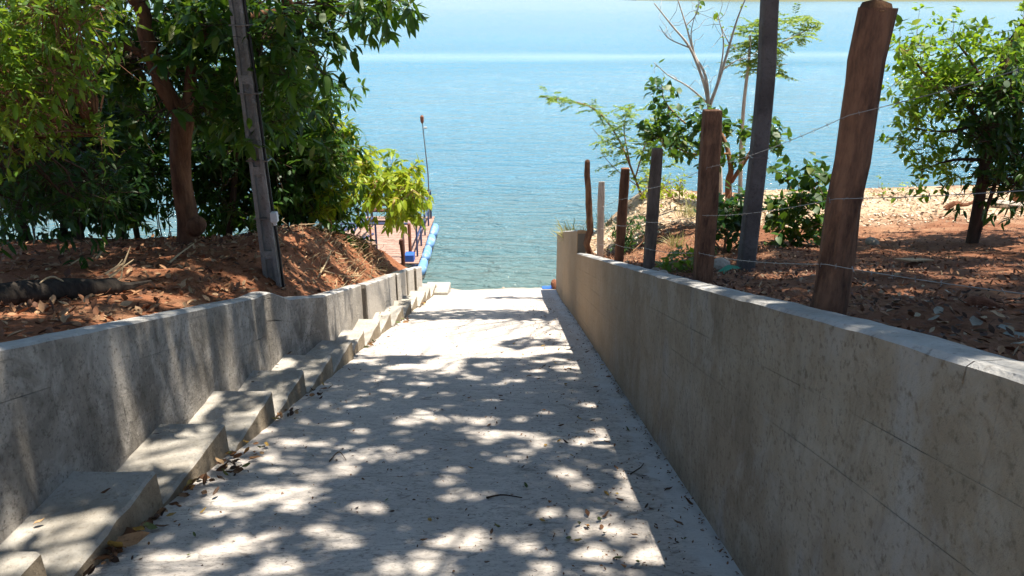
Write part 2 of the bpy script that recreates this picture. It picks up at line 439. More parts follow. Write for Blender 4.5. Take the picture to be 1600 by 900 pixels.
M['grass'] = mat_leaf('grass_blade', [(0, (0.16, 0.2, 0.05)), (0.5, (0.3, 0.28, 0.1)), (1, (0.42, 0.36, 0.18))], (0.45, 0.42, 0.14), 0.35)
M['hill'] = mat_soil('far_shore_scrub', (0.10, 0.12, 0.07), (0.16, 0.16, 0.09), (0.25, 0.22, 0.14))

# ------------------------------------------------------------------ setting: heights
def wall_l_x(Y): return np.interp(Y, [-20, 6.6, 7.2, 7.9, 9.8, 9.85, 14.3, 14.35, 40], [-2.30, -2.30, -2.25, -2.10, -2.06, -1.99, -1.96, -1.90, -1.88])
def wall_l_h(Y): return np.interp(Y, [-20, 3.1, 6.4, 6.75, 7.2, 7.9, 9.35, 15, 40], [1.02, 1.01, 0.90, 0.92, 0.80, 0.75, 0.72, 0.645, 0.6])
WRX = 1.01
def wall_r_h(Y): return np.interp(Y, [-20, 2, 4, 11.4, 40], [1.28, 1.28, 1.235, 1.10, 1.05])

def left_z(X, Y):
    u = wall_l_x(Y) - 0.12 - X
    base = wall_l_h(Y) - 0.05
    mound = 0.50 * sm(0.0, 1.0, u) * sm(5.0, 9.0, Y) + 0.10 * sm(0, 0.6, u) * sm(2, 5, Y)
    crest = 0.27 * np.exp(-((Y - 10.9) / 1.9) ** 2) * sm(0.02, 1.0, u) * (1 - 0.65 * sm(0.9, 2.2, u))
    tail = 0.10 * sm(0.05, 0.6, u) * np.exp(-((Y - 13.6) / 1.2) ** 2)
    z = -S * Y + base + mound + crest + tail
    yedge = np.interp(u, [0, 0.4, 1.2, 3.8, 12], [15.0, 14.6, 12.9, 10.8, 9.5])
    z = z - 1.25 * np.maximum(0, Y - yedge) * sm(0, 1.0, Y - yedge + 0.3)
    z = z + 0.10 * (fbm(X, Y, 1.1, 3) - 0.5) * sm(0.1, 0.6, u) + 0.06 * (fbm(X, Y, 4.5, 8) - 0.5) * sm(0.05, 0.3, u)
    z = np.where(Y < 0, np.maximum(z, z), z)
    return np.maximum(z, -6.2)

def right_z(X, Y):
    u = X - (WRX + 0.12)
    near = -S * Y + wall_r_h(Y) - 0.06
    out = np.interp(Y, [-20, 0, 7.5, 9, 11, 14.6, 60], [5.5, 1.2, -0.93, -1.32, -1.72, -2.02, -2.3])
    a = sm(0.15, 1.7, u)
    z = near * (1 - a) + out * a
    tip = sm(11.8, 13.4, Y) * (1 - sm(0.0, 3.0, u)) * 0.22
    z = z + tip + 0.10 * sm(3, 6, u) * sm(6, 12, Y)
    edge = 14.7 + 0.5 * (vnoise(X, Y * 0, 0.8, 4) - 0.5)
    z = z - 2.6 * np.maximum(0, Y - edge)
    z = z + 0.12 * (fbm(X, Y, 1.0, 13) - 0.5) * sm(0.05, 0.5, u) + 0.07 * (fbm(X, Y, 4.0, 18) - 0.5) * sm(0.02, 0.3, u)
    return np.maximum(z, -6.2)

def grid_obj(name, us, ys, fx, fz, mat, flip=False):
    U, Y = np.meshgrid(us, ys, indexing='ij')
    X = fx(U, Y); Z = fz(X, Y)
    V = np.stack([X, Y, Z], -1).reshape(-1, 3)
    nu, ny = len(us), len(ys)
    i, j = np.meshgrid(np.arange(nu - 1), np.arange(ny - 1), indexing='ij')
    a = (i * ny + j).ravel()
    F = np.stack([a, a + ny, a + ny + 1, a + 1], 1)
    if flip: F = F[:, ::-1]
    return mesh_obj(name, V, np.ascontiguousarray(F), mat, smooth=True)

fine_y = np.concatenate([np.arange(-20, 1, 0.7), np.arange(1, 17, 0.07), np.arange(17, 46, 1.2)])
fine_u = np.concatenate([np.arange(0, 1.2, 0.05), np.arange(1.2, 6.0, 0.08), np.arange(6.0, 60, 1.1)])
tag(grid_obj('left_bank', fine_u, fine_y, lambda u, y: wall_l_x(y) - 0.12 - u, left_z, M['soil_l'], True), kind='structure')
tag(grid_obj('right_bank', fine_u, fine_y, lambda u, y: WRX + 0.12 + u, right_z, M['soil_r']), kind='structure')

def ramp_z(X, Y):
    return -S * Y + 0.016 * (fbm(X * 0.6, Y, 1.6, 31) - 0.5) + 0.006 * (fbm(X * 0.5, Y * 2.0, 5, 33) - 0.5) + sm(15.8, 16.8, Y) * 0.10 * (fbm(X, Y, 1.8, 35) - 0.5)
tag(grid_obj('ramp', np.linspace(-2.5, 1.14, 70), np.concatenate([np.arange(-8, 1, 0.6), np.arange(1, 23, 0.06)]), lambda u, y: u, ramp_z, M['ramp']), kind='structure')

# the lake: a finely gridded near part would be hidden by the ripples anyway, one sheet to the horizon
ly = np.concatenate([np.arange(-30, 12, 6), np.arange(12, 60, 2), np.arange(60, 300, 20), np.geomspace(300, 5000, 14)])
lx = np.concatenate([-np.geomspace(5000, 60, 12), np.linspace(-50, 50, 30), np.geomspace(60, 5000, 12)])
tag(grid_obj('lake', lx, ly, lambda u, y: u, lambda X, Y: np.full_like(X, WATER_Z), M['water']), kind='structure')

# far shore: a low wooded spit
us = np.linspace(150, 3200, 160); vs = np.linspace(0, 300, 24)
def shore_x(u, v): return u
U, V_ = np.meshgrid(us, vs, indexing='ij')
sy = 830 + 60 * fbm(U, U * 0, 0.004, 3) + 0.25 * np.maximum(0, U - 600) + V_ + 140 * sm(230, 150, U)
sz = WATER_Z - 0.4 + sm(0, 50, V_) * (3 + 16 * fbm(U, V_, 0.02, 7)) * sm(150, 260, U) + 1.0 * sm(0, 6, V_)
nn = len(vs); i, j = np.meshgrid(np.arange(len(us) - 1), np.arange(nn - 1), indexing='ij'); a = (i * nn + j).ravel()
tag(mesh_obj('far_shore', np.stack([U, sy, sz], -1).reshape(-1, 3), np.ascontiguousarray(np.stack([a, a + nn, a + nn + 1, a + 1], 1)), M['hill'], smooth=True), kind='structure')
us = np.linspace(-3800, 3800, 120); U, V_ = np.meshgrid(us, vs * 3, indexing='ij')
sy = 2600 + 300 * fbm(U, U * 0, 0.001, 9) + V_
sz = WATER_Z - 0.5 + sm(0, 200, V_) * (4 + 9 * fbm(U, V_, 0.004, 17)) + 1.5 * sm(0, 6, V_)
i, j = np.meshgrid(np.arange(len(us) - 1), np.arange(nn - 1), indexing='ij'); a = (i * nn + j).ravel()
tag(mesh_obj('distant_hills', np.stack([U, sy, sz], -1).reshape(-1, 3), np.ascontiguousarray(np.stack([a, a + nn, a + nn + 1, a + 1], 1)), M['hill'], smooth=True), kind='structure')

# ------------------------------------------------------------------ the block walls
def wall_blocks(parent, segs, hfun, nx, thick, mat, seed, course=0.2, bl=0.4, cop=0.055, joints=(.06, .06, .14, .14)):
    """segs: list of ((x0,y0),(x1,y1)); nx: +1 when the face looks to +x"""
    r = random.Random(seed)
    core = MB(); cops = []
    for (x0, y0), (x1, y1) in segs:
        L = math.hypot(x1 - x0, y1 - y0)
        tx, ty = (x1 - x0) / L, (y1 - y0) / L
        fx, fy = (ty * nx, -tx * nx)          # outward normal of the face
        if fx * nx < 0: fx, fy = -fx, -fy
        def P(s, h, d):
            x = x0 + tx * s + fx * d; y = y0 + ty * s + fy * d
            yy = y0 + ty * s
            return (x, y, -S * yy + h)
        # core, recessed behind the faces
        ns = max(2, int(L / 0.5)); V = []; F = []
        for k in range(ns + 1):
            s = L * k / ns; h = float(hfun(y0 + ty * s)) - cop + 0.004
            V += [P(s, -0.15, -0.012), P(s, h, -0.012), P(s, h, -thick + 0.004), P(s, -0.15, -thick + 0.004)]
        for k in range(ns):
            a = k * 4
            for q in range(4): F.append((a + q, a + (q + 1) % 4, a + 4 + (q + 1) % 4, a + 4 + q))
        F += [(3, 2, 1, 0), tuple(ns * 4 + q for q in range(4))]
        core.add(V, F)
        ncr = max(3, round(float(hfun((y0 + y1) / 2)) / course))
        def lev(k, y): return -0.04 + (float(hfun(y)) - cop + 0.04) * k / ncr
        for k in range(ncr):
            s = -(bl / 2 if k % 2 else 0.0)
            while s < L - 0.02:
                a, b = max(0, s), min(L, s + bl)
                s += bl
                if b - a < 0.03:
                    if a > 0: continue
                ya, yb = y0 + ty * a, y0 + ty * b
                g = [0.0015 if r.random() < pj else 0.00015 for pj in joints]
                pr = r.uniform(-0.0006, 0.0006); ch = 0.0012
                ga = g[0] if a > 0 else 0; gb = g[1] if b < L else 0
                lo_a, lo_b, hi_a, hi_b = lev(k, ya) + g[2], lev(k, yb) + g[2], lev(k + 1, ya) - g[3], lev(k + 1, yb) - g[3]
                ca, cb = ch * (ga > .001), ch * (gb > .001)
                V = [P(a + ga, lo_a, -0.03), P(b - gb, lo_b, -0.03), P(b - gb, hi_b, -0.03), P(a + ga, hi_a, -0.03),
                     P(a + ga, lo_a, pr - 0.001), P(b - gb, lo_b, pr - 0.001), P(b - gb, hi_b, pr - 0.001), P(a + ga, hi_a, pr - 0.001),
                     P(a + ga + ca, lo_a + ch * .6, pr), P(b - gb - cb, lo_b + ch * .6, pr), P(b - gb - cb, hi_b - ch * .6, pr), P(a + ga + ca, hi_a - ch * .6, pr)]
                Fc = [(8, 9, 10, 11)] + [(q, (q + 1) % 4, 4 + (q + 1) % 4, 4 + q) for q in range(4)] + [(4 + q, 4 + (q + 1) % 4, 8 + (q + 1) % 4, 8 + q) for q in range(4)]
                mesh_obj('block', V, Fc, mat, parent)
        cops.append((x0, y0, tx, ty, fx, fy, L))
    core.build('core', M['mortar'], parent)
    return cops

def coping_piece(parent, x0, y0, tx, ty, fx, fy, L, s0, s1, hfun, thick, mat, lift=0.0, seed=0):
    r = np.random.default_rng(seed)
    n = max(2, int((s1 - s0) / 0.12)); V = []; F = []
    for k in range(n + 1):
        s = s0 + (s1 - s0) * k / n; yy = y0 + ty * s; h = float(hfun(yy)) + lift
        w = r.normal(0, 0.0018, 6)
        prof = [(0.0010, -0.0575), (0.0012, -0.012 + w[2]), (-0.014, 0.0 + w[3]), (-thick * 0.5, 0.004 + w[4]), (-thick + 0.012, -0.002 + w[5]), (-thick - 0.004, -0.02), (-thick - 0.002, -0.062)]
        for d, z in prof:
            V.append((x0 + tx * s + fx * d, y0 + ty * s + fy * d, -S * yy + h + z))
    m = 7
    for k in range(n):
        for q in range(m):
            a = k * m + q; b = k * m + (q + 1) % m
            F.append((a, b, b + m, a + m))
    F += [tuple(range(m - 1, -1, -1)), tuple(n * m + q for q in range(m))]
    o = mesh_obj('coping', V, F, mat, parent)
    o.data.materials.append(M['coping'])
    o.data.polygons.foreach_set('material_index', np.array([1 if (k % m) in (1, 2, 3, 4) and k < n * m else 0 for k in range(len(F))], dtype=np.int32))
    return o

# right wall
TH = 0.15
wr = empty('block_wall', (WRX, 2.0, -S * 2.0), 'long tan rendered block wall along the right side of the ramp, fence posts behind it', 'wall')
def hr2(Y): return float(np.interp(Y, [11.4, 16.3], [1.47, 1.38]))
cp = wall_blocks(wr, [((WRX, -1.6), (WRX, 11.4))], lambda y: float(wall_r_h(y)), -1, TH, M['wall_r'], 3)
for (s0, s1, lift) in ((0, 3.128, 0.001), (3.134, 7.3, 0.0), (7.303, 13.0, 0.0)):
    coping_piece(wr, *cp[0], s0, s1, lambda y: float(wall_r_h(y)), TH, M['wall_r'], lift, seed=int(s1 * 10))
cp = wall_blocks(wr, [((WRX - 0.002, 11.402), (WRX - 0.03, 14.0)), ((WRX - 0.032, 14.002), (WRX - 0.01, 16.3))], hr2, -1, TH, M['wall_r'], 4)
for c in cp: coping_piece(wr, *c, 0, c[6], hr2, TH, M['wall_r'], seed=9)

# left wall
wl = empty('block_wall', (-2.3, 4.0, -S * 4.0), 'weathered grey block wall beside the concrete steps, stepped towards the lake', 'wall')
segs = [((-2.30, -1.6), (-2.30, 6.6)), ((-2.30, 6.602), (-2.25, 7.2)), ((-2.25, 7.202), (-2.10, 7.9)), ((-2.10, 7.902), (-2.06, 9.8)),
        ((-1.99, 9.802), (-1.97, 11.9)), ((-1.995, 11.902), (-1.99, 12.3)), ((-1.96, 12.302), (-1.96, 12.9)), ((-1.985, 12.902), (-1.98, 13.5)), ((-1.95, 13.502), (-1.94, 14.3)), ((-1.89, 14.302), (-1.87, 15.0))]
cp = wall_blocks(wl, segs, lambda y: float(wall_l_h(y)), 1, TH + 0.02, M['wall_l'], 5, joints=(.12, .12, .28, .28))
for c in cp: coping_piece(wl, *c, 0, c[6], lambda y: float(wall_l_h(y)), TH + 0.02, M['wall_l'], seed=21)

# ------------------------------------------------------------------ steps
st = empty('concrete_steps', (-2.0, 3.4, -S * 3.4), 'long flight of shallow concrete steps between the ramp and the left wall', 'steps')
ny = [1.6, 2.5, 3.42, 4.38, 5.25, 6.12, 6.95]
while ny[-1] < 15.3: ny.append(ny[-1] + random.uniform(0.82, 0.92))
def step_x(Y): return float(np.interp(Y, [0, 6, 16], [-1.87, -1.86, -1.62]))
for k in range(len(ny) - 1):
    a, b = ny[k] + 0.002, ny[k + 1]
    jx = random.uniform(-0.03, 0.03)
    xo_a, xo_b = step_x(a) + jx, step_x(b) + jx
    xi_a, xi_b = float(wall_l_x(a)) - 0.03, float(wall_l_x(b)) - 0.03
    if 14.2 > a and b > 14.2: xi_b = xi_a
    za, zb = -S * a + 0.02, -S * b + random.uniform(0.225, 0.25)
    n = 9; V = []; F = []; rr = np.random.default_rng(k)
    for q in range(n + 1):
        t = q / n; y = a + (b - a) * t; z = za + (zb - za) * t
        xo = xo_a + (xo_b - xo_a) * t + rr.normal(0, 0.004); xi = xi_a + (xi_b - xi_a) * t
        g = -S * y - 0.06
        V += [(xi, y, g), (xi, y, z + rr.normal(0, .002)), ((xi + xo) / 2, y, z - 0.003 + rr.normal(0, .003)), (xo - 0.016, y, z + rr.normal(0, .002)), (xo, y, z - 0.014 + rr.normal(0, .003)), (xo + 0.006, y, g)]
    for q in range(n):
        for c in range(5):
            i0 = q * 6 + c
            F.append((i0, i0 + 1, i0 + 7, i0 + 6))
    F += [(0, 1, 2, 3, 4, 5), tuple(n * 6 + c for c in (5, 4, 3, 2, 1, 0))]
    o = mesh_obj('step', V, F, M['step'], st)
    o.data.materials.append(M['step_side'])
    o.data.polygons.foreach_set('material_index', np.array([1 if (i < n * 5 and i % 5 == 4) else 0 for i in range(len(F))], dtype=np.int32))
mb = MB().box((-1.62, 15.5, -S * 15.5 + 0.02), (0.52, 0.85, 0.26), rotm(-math.radians(6)), bev=0.02)
mb.build('step', M['step'], st)

# ------------------------------------------------------------------ leaves
def leaf_template(width, fold, droop, seg=2, blunt=0.0):
    """length 1 along +x, flat in xy, z up; returns verts, faces(quads as tris)"""
    xs = [0.0] + [(k + 1) / (seg + 1) for k in range(seg)] + [1.0]
    V = [(0, 0, 0)]; F = []
    for k in range(1, seg + 1):
        x = xs[k]; w = width * 0.5 * math.sin(math.pi * (x ** (0.85 - blunt))) ** 0.8
        z = -droop * x * x
        V += [(x, -w, z + fold * w), (x, 0, z), (x, w, z + fold * w)]
    V.append((1.0, 0, -droop))
    F += [(0, 1, 2), (0, 2, 3)]
    for k in range(seg - 1):
        a = 1 + k * 3
        F += [(a, a + 3, a + 4), (a, a + 4, a + 1), (a + 1, a + 4, a + 5), (a + 1, a + 5, a + 2)]
    a = 1 + (seg - 1) * 3; e = len(V) - 1
    F += [(a, e, a + 1), (a + 1, e, a + 2)]
    return np.array(V, float), np.array(F, int)

T_MANGO = leaf_template(0.32, 0.35, 0.24, 3)
T_LOW = leaf_template(0.34, 0.3, 0.25, 1)
T_OVAL = leaf_template(0.5, 0.25, 0.12, 2, 0.1)
T_BROAD = leaf_template(0.62, 0.25, 0.2, 3, 0.15)
T_FEATH = leaf_template(0.40, 0.15, 0.2, 1)
T_DRY = leaf_template(0.42, 0.9, -0.25, 3)

def frames(d, roll=None):
    d = d / (np.linalg.norm(d, axis=1)[:, None] + 1e-9)
    up = np.tile([0, 0, 1.0], (len(d), 1)) + rng.normal(0, 0.35, d.shape)
    y = np.cross(up, d); y /= np.linalg.norm(y, axis=1)[:, None] + 1e-9
    z = np.cross(d, y)
    n = len(d)
    return np.stack([d, y * rng.uniform(.7, 1.3, (n, 1)), z * rng.uniform(-.4, 1.8, (n, 1))], 2)     # columns

def leaf_mesh(name, P, R, sc, tmpl, mat, parent, kind='stuff'):
    V, F = tmpl
    n = len(P)
    if n == 0: return None
    W = np.einsum('nij,vj->nvi', R, V) * sc[:, None, None] + P[:, None, :]
    FF = (F[None] + (np.arange(n) * len(V))[:, None, None]).reshape(-1, 3)
    o = mesh_obj(name, W.reshape(-1, 3), FF, mat, parent, smooth=True)
    if kind: o['kind'] = kind
    return o

_shared = {}
def leaf_objects(name, P, R, sc, tmpl, mat, parent):
    key = (id(tmpl), mat.name)
    if key not in _shared:
        V, F = tmpl
        me = bpy.data.meshes.new(name); me.from_pydata([tuple(v) for v in V], [], [tuple(map(int, f)) for f in F]); me.update()
        me.polygons.foreach_set('use_smooth', np.ones(len(me.polygons), dtype=bool))
        me.materials.append(mat); _shared[key] = me
    po = ORG[parent.name]
    for k in range(len(P)):
        o = bpy.data.objects.new(name, _shared[key])
        COL.objects.link(o); o.parent = parent
        m = np.eye(4); m[:3, :3] = R[k] * sc[k]; m[:3, 3] = P[k] - po
        o.matrix_basis = Matrix(m.tolist())

def in_view(P):
    c, s = math.cos(PITCH), math.sin(PITCH)
    d = P[:, 1] * c - (P[:, 2] - CAM_Z) * s
    u = P[:, 1] * s + (P[:, 2] - CAM_Z) * c
    x = 800 + 1200 * P[:, 0] / np.maximum(d, .1); y = 450 - 1200 * u / np.maximum(d, .1)
    return (d > 0.3) & (x > 0) & (x < 1600) & (y > 0) & (y < 900), d

def put_leaves(parent, P, R, sc, tmpl, mat, singles=0, min_px=10):
    """the leaves that show largest become parts of their own, the rest one mesh"""
    n = len(P)
    if n == 0: return
    vis, d = in_view(P)
    px = np.where(vis, sc * 1200 / np.maximum(d, .3), 0)
    order = np.argsort(-px)
    k = min(singles, int((px > min_px).sum()))
    one = order[:k]; rest = order[k:]
    leaf_objects('leaf', P[one], R[one], sc[one], tmpl, mat, parent)
    leaf_mesh('foliage', P[rest], R[rest], sc[rest], tmpl, mat, parent)

def rosettes(centres, axes, n_per, length, droop=0.5, spread=1.0, jit=0.03):
    """leaves radiating from twig ends"""
    P = []; D = []; L = []
    for c, a in zip(centres, axes):
        n = int(rng.integers(n_per[0], n_per[1] + 1))
        ph = rng.uniform(0, 2 * math.pi) + np.arange(n) * 2.4
        a = a / (np.linalg.norm(a) + 1e-9)
        u = np.cross(a, [0.3, 0.2, 0.93]); u /= np.linalg.norm(u) + 1e-9
        w = np.cross(a, u)
        d = a[None] * rng.uniform(0.1, 0.9, (n, 1)) + spread * (np.cos(ph)[:, None] * u + np.sin(ph)[:, None] * w)
        d[:, 2] -= droop * rng.uniform(0.3, 1.2, n)
        P.append(c + rng.normal(0, jit, (n, 3))); D.append(d); L.append(rng.uniform(length[0] * .7, length[1] * 1.1, n))
    return np.vstack(P), np.vstack(D), np.concatenate(L)

def sample_poly(poly, n, Y0, Y1):
    """n points whose bearings fall in an outline, spread through the depth Y0..Y1"""
    poly = np.array(poly, float)
    lo, hi = poly.min(0), poly.max(0); out = []
    while len(out) < n:
        q = rng.uniform(lo, hi)
        x, y = q; c = False; j = len(poly) - 1
        for i in range(len(poly)):
            if (poly[i, 1] > y) != (poly[j, 1] > y) and x < (poly[j, 0] - poly[i, 0]) * (y - poly[i, 1]) / (poly[j, 1] - poly[i, 1]) + poly[i, 0]: c = not c
            j = i
        if c: out.append(at(x, y, rng.uniform(Y0, Y1)))
    return np.array(out)

def twig_path(a, b, n=4, sag=0.06):
    t = np.linspace(0, 1, n)[:, None]
    p = a + (b - a) * t
    p[1:-1] += rng.normal(0, sag * np.linalg.norm(b - a) * 0.5, (n - 2, 3))
    return p

# ------------------------------------------------------------------ where sunlight comes through the crowns
def px_ramp(x, y):
    dx, dy = x - 800.0, 450.0 - y
    fw = 1200 * math.cos(PITCH) + dy * math.sin(PITCH); up = dy * math.cos(PITCH) - 1200 * math.sin(PITCH)
    Y = CAM_Z / (-up / fw - S)
    return dx / fw * Y, Y
SPOTS = []
for (x, y, r) in [(600, 703, .15), (570, 705, .1), (640, 657, .16), (700, 655, .16), (760, 657, .15), (815, 655, .1), (520, 662, .1), (560, 672, .08),
                  (430, 770, .15), (475, 765, .13), (540, 735, .1), (500, 745, .1), (700, 750, .1), (722, 772, .09), (910, 760, .11), (970, 770, .08), (985, 755, .08), (990, 785, .07),
                  (730, 845, .15), (690, 862, .14), (620, 880, .13), (660, 890, .14), (810, 850, .13), (850, 800, .10), (880, 805, .1), (940, 815, .09), (995, 830, .12), (1010, 875, .14), (960, 885, .12), (920, 870, .1), (860, 880, .1),
                  (500, 825, .12), (460, 790, .1), (245, 885, .16), (290, 890, .12), (360, 790, .14), (330, 800, .1), (880, 735, .07), (820, 705, .08), (700, 615, .1), (780, 600, .09), (740, 590, .12), (600, 610, .08), (660, 600, .1), (560, 620, .08),
                  (850, 645, .09), (620, 575, .15), (680, 565, .2), (760, 570, .15), (700, 635, .09), (830, 580, .1), (780, 720, .06), (560, 790, .07), (610, 770, .06)]:
    sx, sy_ = px_ramp(x, y); SPOTS.append((sx, sy_, r))
SPOTS = np.array(SPOTS)
TARGETS = [(at(x, y, Y), r) for x, y, Y, r in ((60, 60, 6.2, .8), (10, 140, 5.8, .6), (120, 25, 6.4, .6), (100, 195, 6.1, .4), (20, 20, 5.6, .7), (330, 140, 9.0, .4), (440, 30, 9.0, .5), (480, 150, 9.5, .4), (400, 120, 8.4, .35), (300, 60, 8.6, .3), (230, 30, 8.4, .4), (250, 120, 8.2, .3), (560, 10, 9.0, .4))]

def lit(P):
    """True where a leaf at P would shade a place that the photograph shows in sun"""
    # follow the sun ray down to the ramp plane
    t = (P[:, 2] + S * P[:, 1]) / (SUN[2] + S * SUN[1])
    x = P[:, 0] - SUN[0] * t; y = P[:, 1] - SUN[1] * t
    nz = fbm(x, y, 1.5, 41, 2); nf = fbm(x, y, 3.0, 47, 2)
    L = np.zeros(len(P), bool)
    dice = rng.random(len(P))
    nf = nf + rng.normal(0, .035, len(P)); nz = nz + rng.normal(0, .03, len(P))
    L |= (fbm(x, y, 2.1, 61, 2) > 0.52) & (dice < .55) & (x > -2.6) & (x < 0.9) & (y < 8.2)
    ramp = (x > -2.0) & (x < 0.9)
    d2 = ((x[:, None] - SPOTS[None, :, 0]) ** 2 + (y[:, None] - SPOTS[None, :, 1]) ** 2) < (SPOTS[None, :, 2] * rng.uniform(.75, 1.3, (len(P), 1))) ** 2
    L |= ramp & d2.any(1) & (y < 8.2)
    wob = 0.5 * (vnoise(x, y, 1.7, 3) - 0.5)
    yy = y + wob
    L |= ramp & (yy > 12.7)
    L |= ramp & (yy > 9.55) & (yy < 11.25)
    L |= ramp & (yy > 8.45) & (yy < 9.7) & (x < 0.0 + wob)
    L |= ramp & (yy > 7.95) & (yy < 8.5)
    L |= ramp & (yy > 7.2) & (yy < 8.2) & (x < -0.5) & (nf > .45)
    L |= ramp & (y < 7.9) & (nf > 0.66)
    stp = (x <= -1.8) & (x > -2.6)
    L |= stp & (nf > 0.58) | stp & (y > 8)
    lb = x <= -2.6
    L |= lb & (nf > 0.56)
    L |= lb & (y > 8.8) & (x > -4.2) & (nf > 0.44)
    rb = x >= 0.9
    L |= rb & (nz > 0.68) & (y > 2.5)
    L |= rb & (y > 8.6)
    L |= rb & (x > 1.5) & (y > 4.9 + 0.35 * x / 3) & (y < 5.6 + 0.35 * x / 3) & (nf > 0.42)
    for c, r in TARGETS:
        q = P - c; tt = q @ SUN
        L |= (tt > 0.4) & (((q - tt[:, None] * SUN) ** 2).sum(1) < r * r)
    return L

def overhead_crown(parent, limbs, centre, radii, n_clump, mat, zmin=2.0, leaf=(0.17, 0.26), per=11, seedshape=1.0):
    """crown above eye height: clumps spread in a flattened dome, tied to the limbs by twigs"""
    pts = np.vstack(limbs)
    C = []
    while len(C) < n_clump:
        q = rng.normal(0, 1, 3); q /= np.linalg.norm(q)
        rr = rng.uniform(0.25, 1.0) ** 0.6
        p = np.array(centre) + q * rr * np.array(radii)
        if p[2] > zmin: C.append(p)
    C = np.array(C)
    tw = MB(); RC = []; RA = []
    for c in C:
        k = np.argmin(((pts - c) ** 2).sum(1))
        tw.tube(twig_path(pts[k], c, 4, 0.12), np.linspace(0.022, 0.008, 4), 4, False)
        for _ in range(per):
            o = rng.normal(0, 0.36, 3) * np.array([1, 1, .7])
            RC.append(c + o); RA.append(o + np.array([0, 0, .25]))
    RC = np.array(RC); RA = np.array(RA)
    keep = RC[:, 2] > zmin - 0.1
    RC, RA = RC[keep], RA[keep]
    P, D, L = rosettes(RC, RA, (7, 10), leaf, 0.45)
    tip = P + D / (np.linalg.norm(D, axis=1)[:, None] + 1e-9) * L[:, None] * 0.5
    k = ~lit(tip) & (tip[:, 2] > zmin - 0.25)
    P, D, L = P[k], D[k], L[k]
    t = tw.build('twigs', M['bark_d'], parent); t['kind'] = 'stuff'
    leaf_mesh('canopy', P, frames(D), L, T_LOW, mat, parent)

# ------------------------------------------------------------------ the big mango tree on the left bank
mt = empty('mango_tree', tuple(at(300, 392, 9.0)), 'large spreading mango tree with a forked reddish trunk, hung with long dark leaves', 'tree')
base = at(296, 396, 9.0)
trunk = spline([base + [0.05, 0, -.3], base + [0, 0, 0.02], at(294, 345, 9.02), at(284, 285, 9.0), at(282, 225, 9.0), at(287, 180, 9.0)], 16)
MB().tube(trunk, np.interp(np.linspace(0, 1, 16), [0, .1, .25, .6, 1], [.27, .20, .14, .115, .125]), 14).tube(
    spline([at(297, 362, 9.0), at(308, 350, 8.96), at(313, 340, 8.94)], 6), [.09, .115, .12, .11, .085, .03], 12).build('trunk', M['bark_r'], mt, smooth=True)
fork = at(287, 182, 9.0)
limb_pts = [
    [fork, at(262, 148, 8.95), at(240, 95, 8.9), at(225, 45, 8.85), at(212, 0, 8.8), np.array([-4.6, 8.4, 2.6]), np.array([-5.0, 7.6, 4.6]), np.array([-5.0, 6.6, 7.0]), np.array([-4.8, 6.0, 9.0])],
    [fork, at(296, 145, 9.05), at(300, 90, 9.1), at(306, 40, 9.1), np.array([-3.6, 9.0, 2.2]), np.array([-3.2, 8.6, 4.0]), np.array([-2.9, 7.8, 6.0]), np.array([-2.2, 7.0, 8.6])],
    [at(300, 70, 9.1), at(345, 45, 9.0), at(400, 28, 8.9), at(450, 12, 8.8), np.array([-2.4, 8.6, 1.9]), np.array([-1.4, 8.2, 2.7]), np.array([-0.4, 7.2, 3.6]), np.array([0.6, 6.0, 4.4])],
    [np.array([-3.3, 8.8, 3.4]), np.array([-2.6, 10.2, 3.8]), np.array([-1.2, 11.4, 4.2]), np.array([0.8, 11.9, 4.3]), np.array([2.7, 11.9, 4.4])],
    [np.array([-2.9, 7.8, 5.8]), np.array([-1.6, 5.6, 6.4]), np.array([-0.6, 3.4, 6.6]), np.array([0.2, 1.4, 6.4])],
    [np.array([-5.1, 7.0, 5.2]), np.array([-4.6, 4.8, 6.0]), np.array([-3.8, 2.6, 6.2])],
    [at(240, 95, 8.9), at(190, 70, 8.7), at(120, 62, 8.5), np.array([-6.2, 8.0, 1.9]), np.array([-7.4, 7.4, 2.6])],
]
limb_rad = [(.10, .05), (.075, .045), (.085, .03), (.06, .015), (.055, .02), (.055, .02), (.045, .02)]
limbs = []
for pts, (r0, r1) in zip(limb_pts, limb_rad):
    p = spline(pts, 6 * len(pts)); limbs.append(p)
    MB().tube(p, np.linspace(r0, r1, len(p)), 9).build('branch', M['bark_r'], mt, smooth=True)
overhead_crown(mt, limbs, (-1.6, 6.0, 7.6), (6.2, 6.8, 4.0), 800, M['mango'])

CX = limbs[3][10:]  # unseen limb end and leaf clumps added to cast the far shadow band
Cc = CX[rng.integers(0, len(CX), 60)] + rng.normal(0, 1, (60, 3)) * np.array([.3, .32, .35])
RCx = np.repeat(Cc, 10, 0) + rng.normal(0, .22, (600, 3))
P, D, L = rosettes(RCx, rng.normal(0, 1, (600, 3)), (7, 9), (.17, .25), .4)
k = ~lit(P) & (P[:, 2] > 2.0)
leaf_mesh('canopy', P[k], frames(D[k]), L[k], T_LOW, M['mango'], mt)

